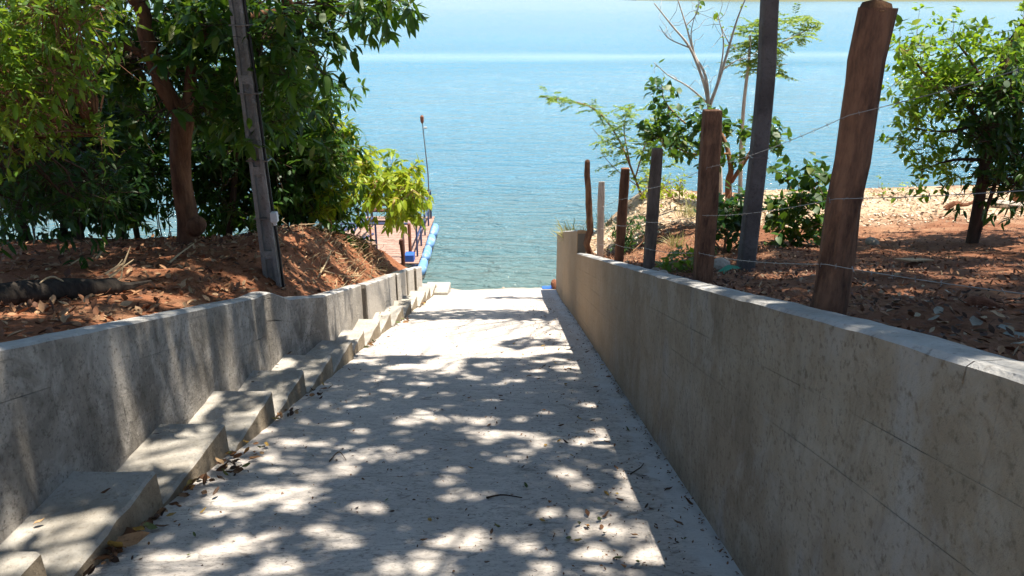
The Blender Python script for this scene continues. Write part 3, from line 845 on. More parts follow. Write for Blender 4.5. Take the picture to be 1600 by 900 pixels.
def crown_part(parent, limbs, poly, Y0, Y1, n_clump, per, clump_r, leaf, mat, tmpl=T_MANGO, singles=0, n_leaf=(7, 10), droop=0.6, spread=1.0, twig=0.012, bark='bark_d', extra=None, jit=.03, clear=None):
    C = sample_poly(poly, n_clump, Y0, Y1)
    if extra is not None: C = np.vstack([C, extra])
    pts = np.vstack(limbs)
    tw = MB(); RC = []; RA = []
    for c in C:
        k = np.argmin(((pts - c) ** 2).sum(1))
        tw.tube(twig_path(pts[k], c, 4, 0.1), np.linspace(twig, twig * .5, 4), 4, False)
        for _ in range(per):
            o = rng.normal(0, clump_r, 3)
            RC.append(c + o); RA.append(o + np.array([0, 0, .1]))
            tw.tube(np.array([c, c + o]), [twig * .4, twig * .2], 3, False)
    P, D, L = rosettes(np.array(RC), np.array(RA), n_leaf, leaf, droop, spread, jit)
    if clear is not None:     # keep the trunk and fork free of leaves hanging in front of them
        tip = P + D / (np.linalg.norm(D, axis=1)[:, None] + 1e-9) * L[:, None] * .6
        dmin = np.min(np.linalg.norm(tip[:, None, [0, 2]] - clear[None][:, :, [0, 2]], axis=2), axis=1)
        k = (dmin > .30) | (tip[:, 1] > 9.25)
        P, D, L = P[k], D[k], L[k]
    t = tw.build('twigs', M[bark], parent); t['kind'] = 'stuff'
    put_leaves(parent, P, frames(D), L, tmpl, mat, singles)

crown_part(mt, limbs, [(150, -15), (640, -15), (618, 25), (570, 22), (540, 40), (505, 55), (490, 95), (478, 150), (440, 200), (330, 215), (200, 180)], 8.0, 10.4, 125, 7, .17, (.14, .23), M['mango'], singles=260, clear=np.vstack([trunk[3:], limbs[0][:22], limbs[1][:10]]))
# the sprig that reaches out over the water
spr = spline([at(440, 60, 9.0), at(480, 95, 9.2), at(510, 118, 9.3), at(530, 128, 9.3)], 8)
spr2 = spline([at(440, 110, 9.2), at(480, 150, 9.3), at(505, 165, 9.3)], 8)
MB().tube(spr, np.linspace(.014, .005, 8), 5).build('branch', M['bark_d'], mt)
MB().tube(spr2, np.linspace(.014, .005, 8), 5).build('branch', M['bark_d'], mt)
P, D, L = rosettes(np.array([spr[-1], spr[5], spr2[-1], spr2[5], spr[3]]), np.array([[.5, 0, .1]] * 5), (8, 11), (.15, .21), .6, 1.0)
leaf_objects('leaf', P, frames(D), L, T_MANGO, M['mango'], mt)

# ------------------------------------------------------------------ other trees and shrubs of the left bank
def small_tree(name, label, base, stems, barkm, rads, cat='tree', group=None):
    r = empty(name, tuple(base), label, cat, group)
    out = []
    for k, s in enumerate(stems):
        p = spline(s, 5 * len(s)); out.append(p)
        MB().tube(p, np.linspace(rads[k][0], rads[k][1], len(p)), 8).build('trunk' if k == 0 else 'branch', M[barkm], r, smooth=True)
    return r, out

# leafy tree entering from the left edge, its outer twigs in the sun
b0 = np.array([-6.6, 6.4, float(left_z(np.array(-6.6), np.array(6.4)))])
t1, l1 = small_tree('leafy_tree', 'bright green small leaved tree at the left edge with sunlit outer twigs', b0,
    [[b0 - [0, 0, .3], b0 + [0.1, 0, .8], np.array([-6.2, 6.3, 1.2]), np.array([-5.8, 6.2, 2.2]), np.array([-5.6, 6.0, 3.4])],
     [np.array([-6.3, 6.3, .9]), np.array([-5.4, 6.0, 1.1]), np.array([-4.6, 5.7, 1.2])],
     [np.array([-6.4, 6.4, .2]), np.array([-5.2, 6.3, .62]), np.array([-4.3, 6.2, .52]), at(150, 212, 6.1)],
     [np.array([-6.3, 6.3, .6]), np.array([-5.5, 7.0, .8]), np.array([-4.8, 7.4, .9])]], 'bark_r', [(.11, .06), (.035, .008), (.03, .006), (.03, .008)])
crown_part(t1, l1, [(-40, -20), (150, -20), (165, 40), (120, 90), (70, 150), (30, 200), (-40, 230)], 5.2, 7.4, 95, 9, .15, (.06, .105), M['small'], T_MANGO, 300, (7, 10), .35, twig=.009, bark='bark_r')
crown_part(t1, l1, [(30, 165), (90, 165), (170, 195), (175, 215), (90, 225), (50, 240), (20, 215)], 5.8, 6.3, 13, 4, .08, (.05, .085), M['small'], T_OVAL, 80, (6, 9), .2, twig=.007, bark='bark_o')
crown_part(t1, l1, [(-40, 200), (60, 230), (200, 240), (180, 300), (60, 330), (-40, 330)], 6.4, 8.5, 46, 7, .2, (.09, .14), M['dark'], T_MANGO, 0, (6, 9), .4)

# dark saplings along the edge of the bank
for k, (x, Y, lean) in enumerate([(40, 10.2, -.1), (98, 10.6, .0), (112, 10.9, .2), (128, 10.4, -.15), (178, 11.2, .1), (225, 11.8, -.3), (352, 11.6, .2), (395, 12.2, .1)]):
    y_b = 384 if x < 200 else 372
    p0 = at(x, y_b, Y); p0[2] = float(left_z(p0[0], p0[1]))
    tp = at(x + (-25, 10, 30, -20, 25, -40, 20, 45)[k], 150 + 10 * (k % 3), Y)
    LBL = ['thin dark sapling at the far left of the bank, water showing beside it', 'leftmost of three close dark stems at the bank edge', 'middle of three close dark stems at the bank edge',
           'rightmost of three close dark stems at the bank edge', 'dark sapling standing between the three close stems and the leaning one', 'dark sapling leaning left just behind the mango trunk on its left',
           'dark leafy sapling just right of the mango trunk', 'dark leafy sapling right behind the concrete utility pole']
    r, l = small_tree('sapling', LBL[k], p0, [[p0 - [0, 0, .2], p0 * .6 + tp * .4 + [lean * .3, 0, 0], tp, tp + [lean, 0, 1.4]],
                                            [p0 * .5 + tp * .5, tp + [-.5, -.2, -.4]], [p0 * .45 + tp * .55, tp + [.5, .3, -.2]]], 'bark_d', [(.055, .025), (.02, .008), (.02, .008)], group='dark saplings on the left bank')
    crown_part(r, l, [(x - 75, 120), (x + 75, 120), (x + 80, 250), (x + 55, 330), (x - 55, 335), (x - 80, 250)], Y - .7, Y + .9, 34, 7, .2, (.12, .19), M['dark'], T_MANGO, 0, (7, 9), .6)
# screen of higher leaves behind the saplings
for k, (poly, Y0, Y1, lb) in enumerate([([(-30, 120), (260, 150), (270, 280), (200, 295), (-30, 290)], 11.5, 13.5, 'broad dark thicket behind the three close stems on the left bank'),
                                      ([(310, 130), (520, 150), (530, 260), (500, 345), (430, 365), (310, 350)], 11.8, 13.6, 'dense dark thicket between the mango trunk and the landing stage')]):
    c = np.mean([at(x, y, (Y0 + Y1) / 2) for x, y in poly], 0); c[2] = float(left_z(c[0], c[1]))
    top = c + [0, 0, 2.6]
    r, l = small_tree('thicket', lb, c, [[c - [0, 0, .2], c + [.1, 0, 1.2], top], [c + [0, 0, .4], top + [-1.2, 0, -.6]], [c + [0, 0, .4], top + [1.0, 0, -.5]]], 'bark_d', [(.05, .02), (.03, .01), (.03, .01)], 'bush')
    crown_part(r, l, poly, Y0, Y1, 100 if k == 0 else 150, 8, .25, (.14, .22), M['dark'] if k == 0 else M['mango'], T_MANGO, 0, (7, 10), .6)

# sunlit young mango by the landing stage
c = at(520, 352, 13.0); c[2] = float(left_z(c[0], c[1]))
ym, yl = small_tree('young_mango', 'young mango with bright yellow green leaves hanging over the landing stage', c,
    [[c - [0, 0, .2], at(505, 310, 13.0), at(500, 270, 13.1), at(505, 220, 13.2)], [at(505, 310, 13.0), at(555, 290, 13.3), at(600, 285, 13.6), at(640, 300, 13.8)],
     [at(502, 280, 13.1), at(540, 255, 13.4), at(560, 225, 13.6)], [at(503, 290, 13.0), at(470, 260, 13.0), at(450, 230, 13.0)]], 'bark_o', [(.05, .02), (.03, .01), (.02, .008), (.02, .008)])
crown_part(ym, yl, [(480, 195), (545, 190), (562, 235), (590, 255), (635, 262), (657, 300), (650, 335), (628, 345), (590, 318), (560, 312), (540, 335), (500, 340), (470, 280)], 12.6, 14.2, 70, 6, .13, (.14, .21), M['young'], T_MANGO, 300, (8, 11), .9, .8, bark='bark_o')
crown_part(ym, yl, [(430, 200), (500, 200), (520, 300), (545, 350), (480, 350), (440, 300)], 13.2, 14.4, 40, 6, .16, (.13, .19), M['mango'], T_MANGO, 40, (7, 10), .8, bark='bark_o')

# ------------------------------------------------------------------ trees of the right bank
def gz(x, Y, right=True):
    """ground point in the bearing of photograph column x at distance Y"""
    X = (x - 800) / (1200 * math.cos(PITCH) + 60 * math.sin(PITCH)) * Y
    f = right_z if right else left_z
    return np.array([X, Y, float(f(np.array(X), np.array(Y)))])

b0 = gz(1517, 9.2)
rt, rl = small_tree('leafy_tree', 'sunlit yellow green leafy tree on the right bank, dark brown trunk', b0,
    [[b0 - [0, 0, .3], at(1527, 330, 9.2), at(1540, 250, 9.2), at(1552, 165, 9.2), at(1566, 110, 9.4), at(1600, 40, 9.7), np.array([6.9, 9.7, 2.2])],
     [at(1545, 215, 9.2), at(1500, 150, 9.2), at(1450, 120, 9.2), at(1420, 80, 9.2)], [at(1552, 165, 9.2), at(1520, 100, 9.4), at(1490, 60, 9.5)],
     [at(1540, 250, 9.2), at(1490, 250, 9.3), at(1440, 265, 9.3)], [at(1555, 140, 9.2), at(1600, 90, 9.2), at(1650, 40, 9.2)], [at(1548, 190, 9.2), at(1480, 205, 9.1), at(1420, 200, 9.0)]],
    'bark_d', [(.07, .045), (.03, .008), (.03, .008), (.025, .008), (.035, .01), (.02, .007)])
crown_part(rt, rl, [(1400, 45), (1425, 30), (1445, 80), (1490, 45), (1520, 45), (1545, 75), (1610, 20), (1620, 130), (1560, 150), (1500, 170), (1450, 160), (1420, 150), (1395, 130)], 8.6, 10.4, 60, 7, .12, (.065, .115), M['lime'], T_OVAL, 260, (7, 10), .3, twig=.007, bark='bark_o')
crown_part(rt, rl, [(1395, 160), (1470, 165), (1500, 190), (1500, 290), (1450, 305), (1405, 265), (1400, 190)], 8.8, 10.0, 24, 6, .10, (.06, .11), M['lime'], T_OVAL, 40, (6, 9), .3, twig=.006)
crown_part(rt, rl, [(1530, 115), (1620, 110), (1630, 300), (1560, 290), (1520, 285), (1510, 200)], 8.4, 9.8, 52, 7, .14, (.10, .17), M['dark'], T_MANGO, 0, (7, 9), .5)  # lower right of the crown: its own shade put into darker leaves
s0 = gz(1522, 9.15); s1 = at(1563, 265, 9.1)
MB().tube(spline([s0 - [0, 0, .1], at(1535, 345, 9.15), s1], 8), np.linspace(.03, .02, 8), 6).build('branch', M['bark_d'], rt)
# the top of that tree, above eye height, throws the shade on the bank below
C = np.array([7.7, 9.6, 3.4]) + rng.normal(0, 1, (60, 3)) * np.array([1.0, .75, .7]); C = C[C[:, 2] > 2.0]
P, D, L = rosettes(np.repeat(C, 6, 0) + rng.normal(0, .25, (len(C) * 6, 3)), rng.normal(0, 1, (len(C) * 6, 3)), (7, 9), (.12, .18), .4)
k = P[:, 2] > 1.8
leaf_mesh('canopy', P[k], frames(D[k]), L[k], T_LOW, M['small'], rt)

# tall tree on the right whose crown shades the ramp; its trunk stands beyond the frame
b0 = np.array([6.8, 0.6, float(right_z(np.array(6.8), np.array(0.6)))])
ot, ol = small_tree('shade_tree', 'tall spreading tree on the right bank beside the camera, shading the ramp', b0,
    [[b0 - [0, 0, .3], b0 + [0, .1, 1.5], np.array([6.5, 0.8, 3.6]), np.array([6.0, 1.4, 5.4]), np.array([5.4, 2.2, 7.2]), np.array([5.0, 3.0, 9.4])],
     [np.array([6.5, 0.8, 3.6]), np.array([4.8, 1.8, 4.8]), np.array([2.8, 2.8, 5.6]), np.array([1.2, 3.2, 6.0])],
     [np.array([6.3, 1.0, 4.4]), np.array([6.0, 3.4, 5.6]), np.array([5.4, 6.0, 6.2])], [np.array([6.0, 1.4, 5.4]), np.array([7.4, 3.4, 6.6]), np.array([8.4, 5.4, 7.0])]],
    'bark_d', [(.24, .1), (.1, .03), (.1, .03), (.08, .03)])
overhead_crown(ot, ol, (5.2, 3.6, 8.0), (5.0, 5.8, 3.2), 560, M['dark'], zmin=3.6)

# bare sapling
b0 = gz(1122, 12.6)
nd = at(1108, 168, 12.6)
bt, bl_ = small_tree('bare_sapling', 'almost leafless sapling with pale bare branches behind the tallest wall post', b0,
    [[b0 - [0, 0, .2], b0 * .5 + nd * .5 + [.05, 0, 0], nd], [nd, at(1100, 130, 12.6), at(1078, 75, 12.6), at(1050, 40, 12.6), at(1022, 5, 12.6)],
     [nd, at(1102, 118, 12.6), at(1085, 85, 12.7), at(1072, 40, 12.7), at(1056, -10, 12.7)], [nd, at(1125, 120, 12.6), at(1140, 70, 12.6), at(1152, 30, 12.6), at(1168, -10, 12.6)],
     [at(1104, 160, 12.6), at(1075, 135, 12.5), at(1045, 118, 12.5), at(1022, 98, 12.4)], [nd, at(1118, 140, 12.7), at(1128, 95, 12.7), at(1130, 60, 12.7), at(1122, 25, 12.7)],
     [at(1085, 85, 12.7), at(1080, 50, 12.7), at(1092, 5, 12.7)], [at(1128, 110, 12.6), at(1150, 95, 12.5), at(1172, 90, 12.5)], [at(1078, 75, 12.6), at(1045, 60, 12.6), at(1030, 40, 12.6)],
     [at(1072, 40, 12.7), at(1088, 22, 12.7), at(1095, -5, 12.7)], [at(1140, 70, 12.6), at(1128, 45, 12.6), at(1120, 22, 12.6)]],
    'bark_p', [(.05, .04), (.032, .008), (.028, .007), (.03, .008), (.018, .005), (.022, .006), (.012, .004), (.012, .004), (.012, .004), (.009, .004), (.009, .004)])
tips = np.vstack([p[[-1, -4, -7]] for p in bl_[1:]])
tw = MB()
for p in bl_[1:]:
    for _ in range(5):
        q = p[rng.integers(4, len(p))]; e = q + rng.normal(0, .16, 3) + [0, 0, .12]
        tw.tube(twig_path(q, e, 4, .2), [.005, .004, .003, .002], 4, False)
o = tw.build('twigs', M['bark_p'], bt); o['kind'] = 'stuff'
P, D, L = rosettes(tips[rng.permutation(len(tips))[:16]], rng.normal(0, 1, (16, 3)), (1, 3), (.07, .12), .6)
leaf_objects('leaf', P, frames(D), L, T_OVAL, M['small'], bt)

# feathery (pinnate) leaves: rachis plus leaflets
def pinnate(parent, bases, dirs, length, leaflet, mat, pairs=12, droop=0.25, singles=0):
    st_ = MB(); P = []; D = []; L = []
    for b, d in zip(bases, dirs):
        d = d / (np.linalg.norm(d) + 1e-9); ln = rng.uniform(*length)
        t = np.linspace(0, 1, 6)[:, None]
        path = b + d * ln * t + np.array([0, 0, -1.0]) * droop * ln * t ** 2
        st_.tube(path, np.linspace(.003, .0015, 6), 3, False)
        side = np.cross(d, [0, 0, 1]); side /= np.linalg.norm(side) + 1e-9
        for k in range(pairs):
            u = (k + 1) / (pairs + .5); q = b + d * ln * u + np.array([0, 0, -1.0]) * droop * ln * u * u
            for s in (-1, 1):
                P.append(q); D.append(side * s + d * .45 + rng.normal(0, .12, 3) - [0, 0, .15]); L.append(leaflet * 1.5 * (1 - .5 * abs(u - .45)) * rng.uniform(.85, 1.1))
    o = st_.build('leaf_stalks', M['feather'], parent); o['kind'] = 'stuff'
    put_leaves(parent, np.array(P), frames(np.array(D)), np.array(L), T_FEATH, mat, singles)

b0 = gz(1150, 13.4)
ft, fl = small_tree('feathery_tree', 'slender pale stemmed tree with flat sprays of feathery leaves beside the dark utility pole', b0,
    [[b0 - [0, 0, .2], at(1158, 240, 13.4), at(1162, 165, 13.4), at(1170, 95, 13.4), at(1172, 55, 13.4)], [at(1170, 100, 13.4), at(1215, 70, 13.4), at(1255, 50, 13.4), at(1285, 35, 13.4)],
     [at(1168, 110, 13.4), at(1200, 105, 13.3), at(1230, 100, 13.3)], [at(1171, 70, 13.4), at(1150, 75, 13.5), at(1135, 85, 13.5)]], 'bark_p', [(.04, .02), (.016, .005), (.012, .005), (.012, .005)])
B = np.vstack([sample_poly([(1140, 40), (1240, 20), (1290, 28), (1280, 50), (1215, 75), (1160, 60)], 110, 13.0, 13.8), sample_poly([(1140, 60), (1200, 60), (1240, 110), (1210, 125), (1150, 110)], 90, 13.0, 13.8)])
pinnate(ft, B, np.stack([rng.normal(0, 1, len(B)), rng.normal(0, 1, len(B)), rng.normal(.1, .25, len(B))], 1), (.22, .36), .06, M['feather'])

b0 = gz(1005, 14.2)
at_, al = small_tree('feathery_shrub', 'thin feathery shrub arching left over the water behind the short fence posts', b0,
    [[b0 - [0, 0, .2], at(985, 260, 14.3), at(965, 215, 14.5), at(935, 175, 14.6), at(895, 158, 14.7), at(850, 152, 14.7)], [at(985, 260, 14.3), at(975, 200, 14.3), at(985, 165, 14.3)], [at(992, 280, 14.2), at(1010, 220, 14.1), at(1030, 180, 14.0)],
     [at(975, 235, 14.4), at(945, 220, 14.5), at(925, 200, 14.5)], [at(995, 290, 14.2), at(960, 262, 14.3), at(938, 238, 14.3)]], 'bark_o', [(.025, .006), (.015, .005), (.015, .005), (.01, .004), (.01, .004)])
arch = al[0][8:]
B = np.vstack([arch[rng.integers(0, len(arch), 60)] + rng.normal(0, .05, (60, 3)), sample_poly([(950, 165), (1050, 150), (1060, 260), (1000, 290), (945, 260), (930, 215)], 130, 13.8, 14.6)])
pinnate(at_, B, np.stack([rng.normal(0, 1, len(B)), rng.normal(0, 1, len(B)), rng.normal(.0, .25, len(B))], 1), (.18, .32), .055, M['feather'])

# leafy cashew-like tree behind the wall posts
b0 = gz(1140, 11.4)
ct, cl = small_tree('broadleaf_tree', 'low broad leaved tree with an orange forked stem behind the tallest wall post', b0,
    [[b0 - [0, 0, .2], at(1138, 290, 11.4), at(1142, 262, 11.4), at(1130, 215, 11.5), at(1100, 175, 11.6)], [at(1142, 285, 11.4), at(1165, 250, 11.4), at(1185, 215, 11.4), at(1195, 190, 11.4)],
     [at(1125, 210, 11.5), at(1075, 195, 11.6), at(1040, 160, 11.6), at(1035, 135, 11.6)], [at(1138, 240, 11.4), at(1080, 240, 11.4), at(1030, 215, 11.5)]], 'bark_o', [(.06, .02), (.035, .012), (.015, .006), (.015, .006)])
crown_part(ct, cl, [(1028, 135), (1050, 130), (1055, 165), (1090, 175), (1180, 165), (1215, 190), (1215, 250), (1150, 255), (1075, 245), (1010, 225), (1010, 200), (1045, 190)], 11.0, 12.0, 34, 5, .09, (.08, .14), M['mango'], T_BROAD, 250, (6, 8), .35, twig=.008)
crown_part(ct, cl, [(1005, 190), (1060, 180), (1080, 230), (1020, 240)], 11.6, 12.2, 12, 5, .08, (.08, .12), M['small'], T_BROAD, 40, (5, 8), .35, twig=.006)

def shrub(name, label, x, Y, poly, n, leaf, mat, tmpl, singles, per=5, cr=.09, right=True, nl=(6, 9), group=None):
    b = gz(x, Y, right); tp = np.mean([at(px, py, Y) for px, py in poly], 0)
    r, l = small_tree(name, label, b, [[b - [0, 0, .1], b * .5 + tp * .5, tp], [b, tp * .6 + b * .4 + [.2, .1, 0], tp + [.3, 0, .1]], [b, tp * .6 + b * .4 - [.2, .1, 0], tp - [.3, 0, 0]]], 'bark_o', [(.016, .008), (.012, .005), (.012, .005)], 'shrub', group)
    crown_part(r, l, poly, Y - .4, Y + .4, n, per, cr, leaf, mat, tmpl, singles, nl, .4, twig=.006, bark='bark_o')
    return r
shrub('broadleaf_shrub', 'dark glossy shrub growing between the square utility pole and the leaning near post', 1235, 9.4, [(1200, 290), (1235, 255), (1275, 265), (1305, 330), (1295, 390), (1235, 395), (1205, 350)], 26, (.08, .14), M['mango'], T_BROAD, 220)
shrub('broadleaf_shrub', 'low dark shrub tucked left of the square utility pole base', 1130, 8.8, [(1115, 315), (1160, 310), (1165, 380), (1120, 385)], 16, (.08, .13), M['dark'], T_BROAD, 120)
shrub('low_plant', 'small bright leafy plant at the foot of the russet wall post', 1055, 6.9, [(1042, 395), (1090, 390), (1095, 425), (1045, 430)], 9, (.05, .09), M['small'], T_OVAL, 80, cr=.06)
shrub('low_plant', 'dark low plant in the hollow behind the pale wooden stake', 985, 10.6, [(960, 352), (1008, 350), (1010, 385), (965, 388)], 12, (.06, .1), M['dark'], T_MANGO, 60, cr=.09)
shrub('low_plant', 'thin yellow green weeds on the sunny bank top behind the fence', 1055, 13.2, [(1000, 290), (1060, 262), (1075, 300), (1010, 318)], 10, (.06, .1), M['young'], T_OVAL, 60, cr=.1)
shrub('low_plant', 'sparse yellowish weed at the lake edge right of the near post', 1350, 13.9, [(1340, 290), (1420, 285), (1425, 325), (1350, 330)], 9, (.05, .08), M['feather'], T_OVAL, 30, cr=.13)
shrub('low_plant', 'tiny green seedling among the litter behind the right wall', 1528, 4.6, [(1518, 470), (1545, 468), (1548, 486), (1520, 487)], 4, (.04, .06), M['small'], T_OVAL, 30, cr=.03)
shrub('low_plant', 'dark green seedling on the steep end of the left bank', 545, 12.6, [(535, 378), (560, 372), (572, 400), (545, 402)], 7, (.07, .11), M['dark'], T_BROAD, 40, cr=.07, right=False)

# grass tufts
def grass(name, label, c, n, h, spread, lean=(0, 0, 0)):
    P = c + np.stack([rng.normal(0, spread, n), rng.normal(0, spread, n), np.zeros(n)], 1)
    D = np.stack([rng.normal(lean[0], .45, n), rng.normal(lean[1], .45, n), np.full(n, 1.0)], 1)
    root = empty(name, tuple(c), label, 'grass')
    leaf_mesh('blades', P, frames(D), rng.uniform(h * .5, h, n), leaf_template(.035, .3, .35, 3), M['grass'], root)
grass('grass_tuft', 'dry grass tuft on the tip of the bank at the end of the right wall', gz(893, 14.3) + [0.05, 0, -.02], 120, .5, .14, (-.5, 0, 0))
grass('grass_tuft', 'dry grass tuft behind the thinnest dark fence post', gz(940, 14.0), 90, .35, .2)
grass('grass_tuft', 'yellow grass tuft on the sunny bank right of the grey wooden post', gz(1075, 12.2), 80, .35, .1)
grass('grass_tuft', 'spiky grass clump in the hollow behind the wall posts', gz(1055, 9.6), 60, .28, .05)

# ------------------------------------------------------------------ fence posts along the right wall
def round_post(label, base, top, r0, r1, mat, seed, topmat=None, n=10, wob=.006):
    rr = np.random.default_rng(seed)
    root = empty('fence_post', tuple(base), label, 'post', 'old wooden posts of the wire fence')
    m = 9; t = np.linspace(0, 1, m)[:, None]
    p = np.asarray(base) - [0, 0, .25] + (np.asarray(top) - np.asarray(base) + [0, 0, .25]) * t
    p[1:-1, :2] += rr.normal(0, wob, (m - 2, 2))
    rad = np.linspace(r0, r1, m) * (1 + rr.normal(0, .035, m)); rad[-1] *= .9
    V = MB().tube(p, rad, n)
    v = np.array(V.v); v[:, :2] += rr.normal(0, r0 * .06, (len(v), 2)); V.v = [tuple(q) for q in v]
    V.build('shaft', mat, root, smooth=False)
    e = p[-1]
    ring = [e + [math.cos(a) * rad[-1] * 1.0, math.sin(a) * rad[-1] * 1.0, -.012 + rr.normal(0, .003)] for a in np.arange(n) * 2 * math.pi / n]
    ring2 = [e + [math.cos(a) * rad[-1] * .8, math.sin(a) * rad[-1] * .8, .016 + rr.normal(0, .006)] for a in np.arange(n) * 2 * math.pi / n]
    mesh_obj('cut_top', np.vstack([ring, ring2, [e + [0, 0, .03]]]), [(k, (k + 1) % n, n + (k + 1) % n, n + k) for k in range(n)] + [(n + k, n + (k + 1) % n, 2 * n) for k in range(n)], topmat or mat, root, smooth=True)
    return root
def square_post(label, base, top, w, d, mat, seed):
    rr = np.random.default_rng(seed)
    root = empty('fence_post', tuple(base), label, 'post', 'old wooden posts of the wire fence')
    b = np.asarray(base) - [0, 0, .25]; V = []; F = []; m = 8
    for k in range(m):
        c = b + (np.asarray(top) - b) * k / (m - 1)
        inn = .007 if k == m - 1 else 0
        for (x, y) in ((-1, -.8), (-.8, -1), (.8, -1), (1, -.8), (1, .8), (.8, 1), (-.8, 1), (-1, .8)):
            V.append(c + [x * (w / 2 - inn) + rr.normal(0, .0025), y * (d / 2 - inn) + rr.normal(0, .0025), 0])
    for k in range(m - 1):
        for q in range(8): a = k * 8 + q; bq = k * 8 + (q + 1) % 8; F.append((a, bq, bq + 8, a + 8))
    F += [tuple(range(7, -1, -1)), tuple((m - 1) * 8 + q for q in range(8))]
    mesh_obj('shaft', V, F, mat, root)
    return root
FX = WRX + TH + .10
def pb(x, y, Y): return at(x, y, Y)
round_post('thick leaning dark wooden post nearest the camera, with a pale cut top', at(1290, 497, 2.80), at(1369, 12, 2.80), 0.069, .062, M['post'], 1, M['cutwood'], 14, .005)
square_post('brown squared post standing between the pole and the wall, second nearest', at(1100, 445, 4.70), at(1113, 172, 4.70), .115, .10, M['post'], 2)
square_post('grey brown square post, third from the camera along the wall', at(1013, 420, 6.65), at(1027, 232, 6.65), .098, .09, M['post_g'], 3)
square_post('russet square post left of the grey brown one', at(966, 412, 8.5), at(977, 263, 8.5), .10, .09, M['post_o'], 4)
square_post('pale bleached short wooden stake between two dark posts', at(938, 403, 10.2), at(940, 284, 10.2), .09, .05, M['post_w'], 5)
round_post('thin crooked dark post at the far end of the fence', at(923, 398, 11.2), at(918, 252, 11.2), .055, .042, M['post'], 6, None, 8, .018)

# barbed wire
def wire(label, pts, sag=0.02):
    root = empty('barbed_wire', tuple(pts[0]), label, 'wire', 'strands of barbed wire')
    path = []
    for a, b in zip(pts[:-1], pts[1:]):
        t = np.linspace(0, 1, 14, endpoint=False)[:, None]
        seg = a + (b - a) * t; seg[:, 2] -= sag * 4 * (t * (1 - t))[:, 0]
        path.append(seg)
    path = np.vstack(path + [pts[-1][None]])
    MB().tube(path, .0014, 5).build('strand', M['wire'], root)
    bm = MB(); Lc = np.concatenate([[0], np.cumsum(np.linalg.norm(np.diff(path, axis=0), axis=1))])
    for s in np.arange(.1, Lc[-1], .13):
        q = np.array([np.interp(s, Lc, path[:, c]) for c in range(3)])
        for _ in range(2):
            d = rng.normal(0, 1, 3); d /= np.linalg.norm(d)
            bm.tube(np.array([q - d * .011, q + d * .011]), [.001, .001], 3, False)
    o = bm.build('barbs', M['wire'], root); o['kind'] = 'stuff'
def wpts(off):
    out = []
    for (x, Y) in ((WRX + .2, 11.2), (WRX + .19, 8.45), (WRX + .17, 6.6), (WRX + .18, 4.65), (WRX + .17, 2.73), (WRX + .25, 0.6), (WRX + .3, -1.5)):
        out.append(np.array([x, Y, -S * Y + float(wall_r_h(Y)) + off(Y)]))
    return out
wire('lowest strand of barbed wire just above the right wall', wpts(lambda Y: float(np.interp(Y, [0, 11], [.17, .18]))))
wire('middle strand of barbed wire crossing the near post at half height', wpts(lambda Y: float(np.interp(Y, [0, 5, 11], [.43, .42, .40]))))
wire('upper strand of barbed wire nailed high on the near post', wpts(lambda Y: float(np.interp(Y, [0, 5, 11], [.73, .72, .7]))))

# ------------------------------------------------------------------ utility poles
b0 = at(431, 462, 7.95); b0[2] -= 0.1
tp = at(370, 0, 7.95); up = (tp - b0) / (tp[2] - b0[2])
pl = empty('utility_pole', tuple(b0), 'grey concrete utility pole with recessed panels and a black cable, behind the left wall', 'utility pole')
def pole_pt(z): return b0 + up * z
H = 8.0
def pole_w(z): return .178 - .017 * z
def pole_d(z): return .15 - .011 * z
def prism(mb, z0, z1, x0, x1, y0, y1):
    """x, y limits as fractions of the pole's half width and half depth"""
    V = []
    for z in (z0, z1):
        c = pole_pt(z); w, d = pole_w(z) / 2, pole_d(z) / 2
        V += [c + [x0 * w, y0 * d, 0], c + [x1 * w, y0 * d, 0], c + [x1 * w, y1 * d, 0], c + [x0 * w, y1 * d, 0]]
    mb.add(V, [(0, 3, 2, 1), (4, 5, 6, 7), (0, 1, 5, 4), (1, 2, 6, 5), (2, 3, 7, 6), (3, 0, 4, 7)])
mbp = MB(); prism(mbp, -.3, H, -1, -.52, -1, 1); mbp.build('flange', M['pole'], pl)
mbp = MB(); prism(mbp, -.3, H, .52, 1, -1, 1); mbp.build('flange', M['pole'], pl)
mbp = MB(); prism(mbp, -.3, H, -.519, .519, -.25, .25); mbp.build('web', M['pole'], pl)
z = .55
while z < H:
    mbp = MB(); prism(mbp, z, z + .09, -.518, .518, -.86, -.252); mbp.build('rib', M['pole'], pl); z += .92
cab = np.array([pole_pt(z) + [pole_w(z) / 2 + .016 + .005 * math.sin(z * 3), -.02, 0] for z in np.linspace(-.1, H - .2, 40)])
MB().tube(cab, .015, 8).build('cable', M['cable'], pl, smooth=True)
for z in (1.0, 1.62, 2.3, 2.95):
    c = pole_pt(z)
    MB().box(c + [.01, 0, 0], (pole_w(z) + .075, pole_d(z) + .012, .014), bev=.003).build('strap', M['wire'], pl)
c = pole_pt(1.02) + [pole_w(1) / 2 + .035, -.06, 0]
bx = MB().box(c, (.07, .06, .12), bev=.012).build('junction_box', M['white'], pl)
MB().box(c + [0, 0, -.075], (.03, .03, .035), bev=.005).build('cable_gland', M['white'], bx)

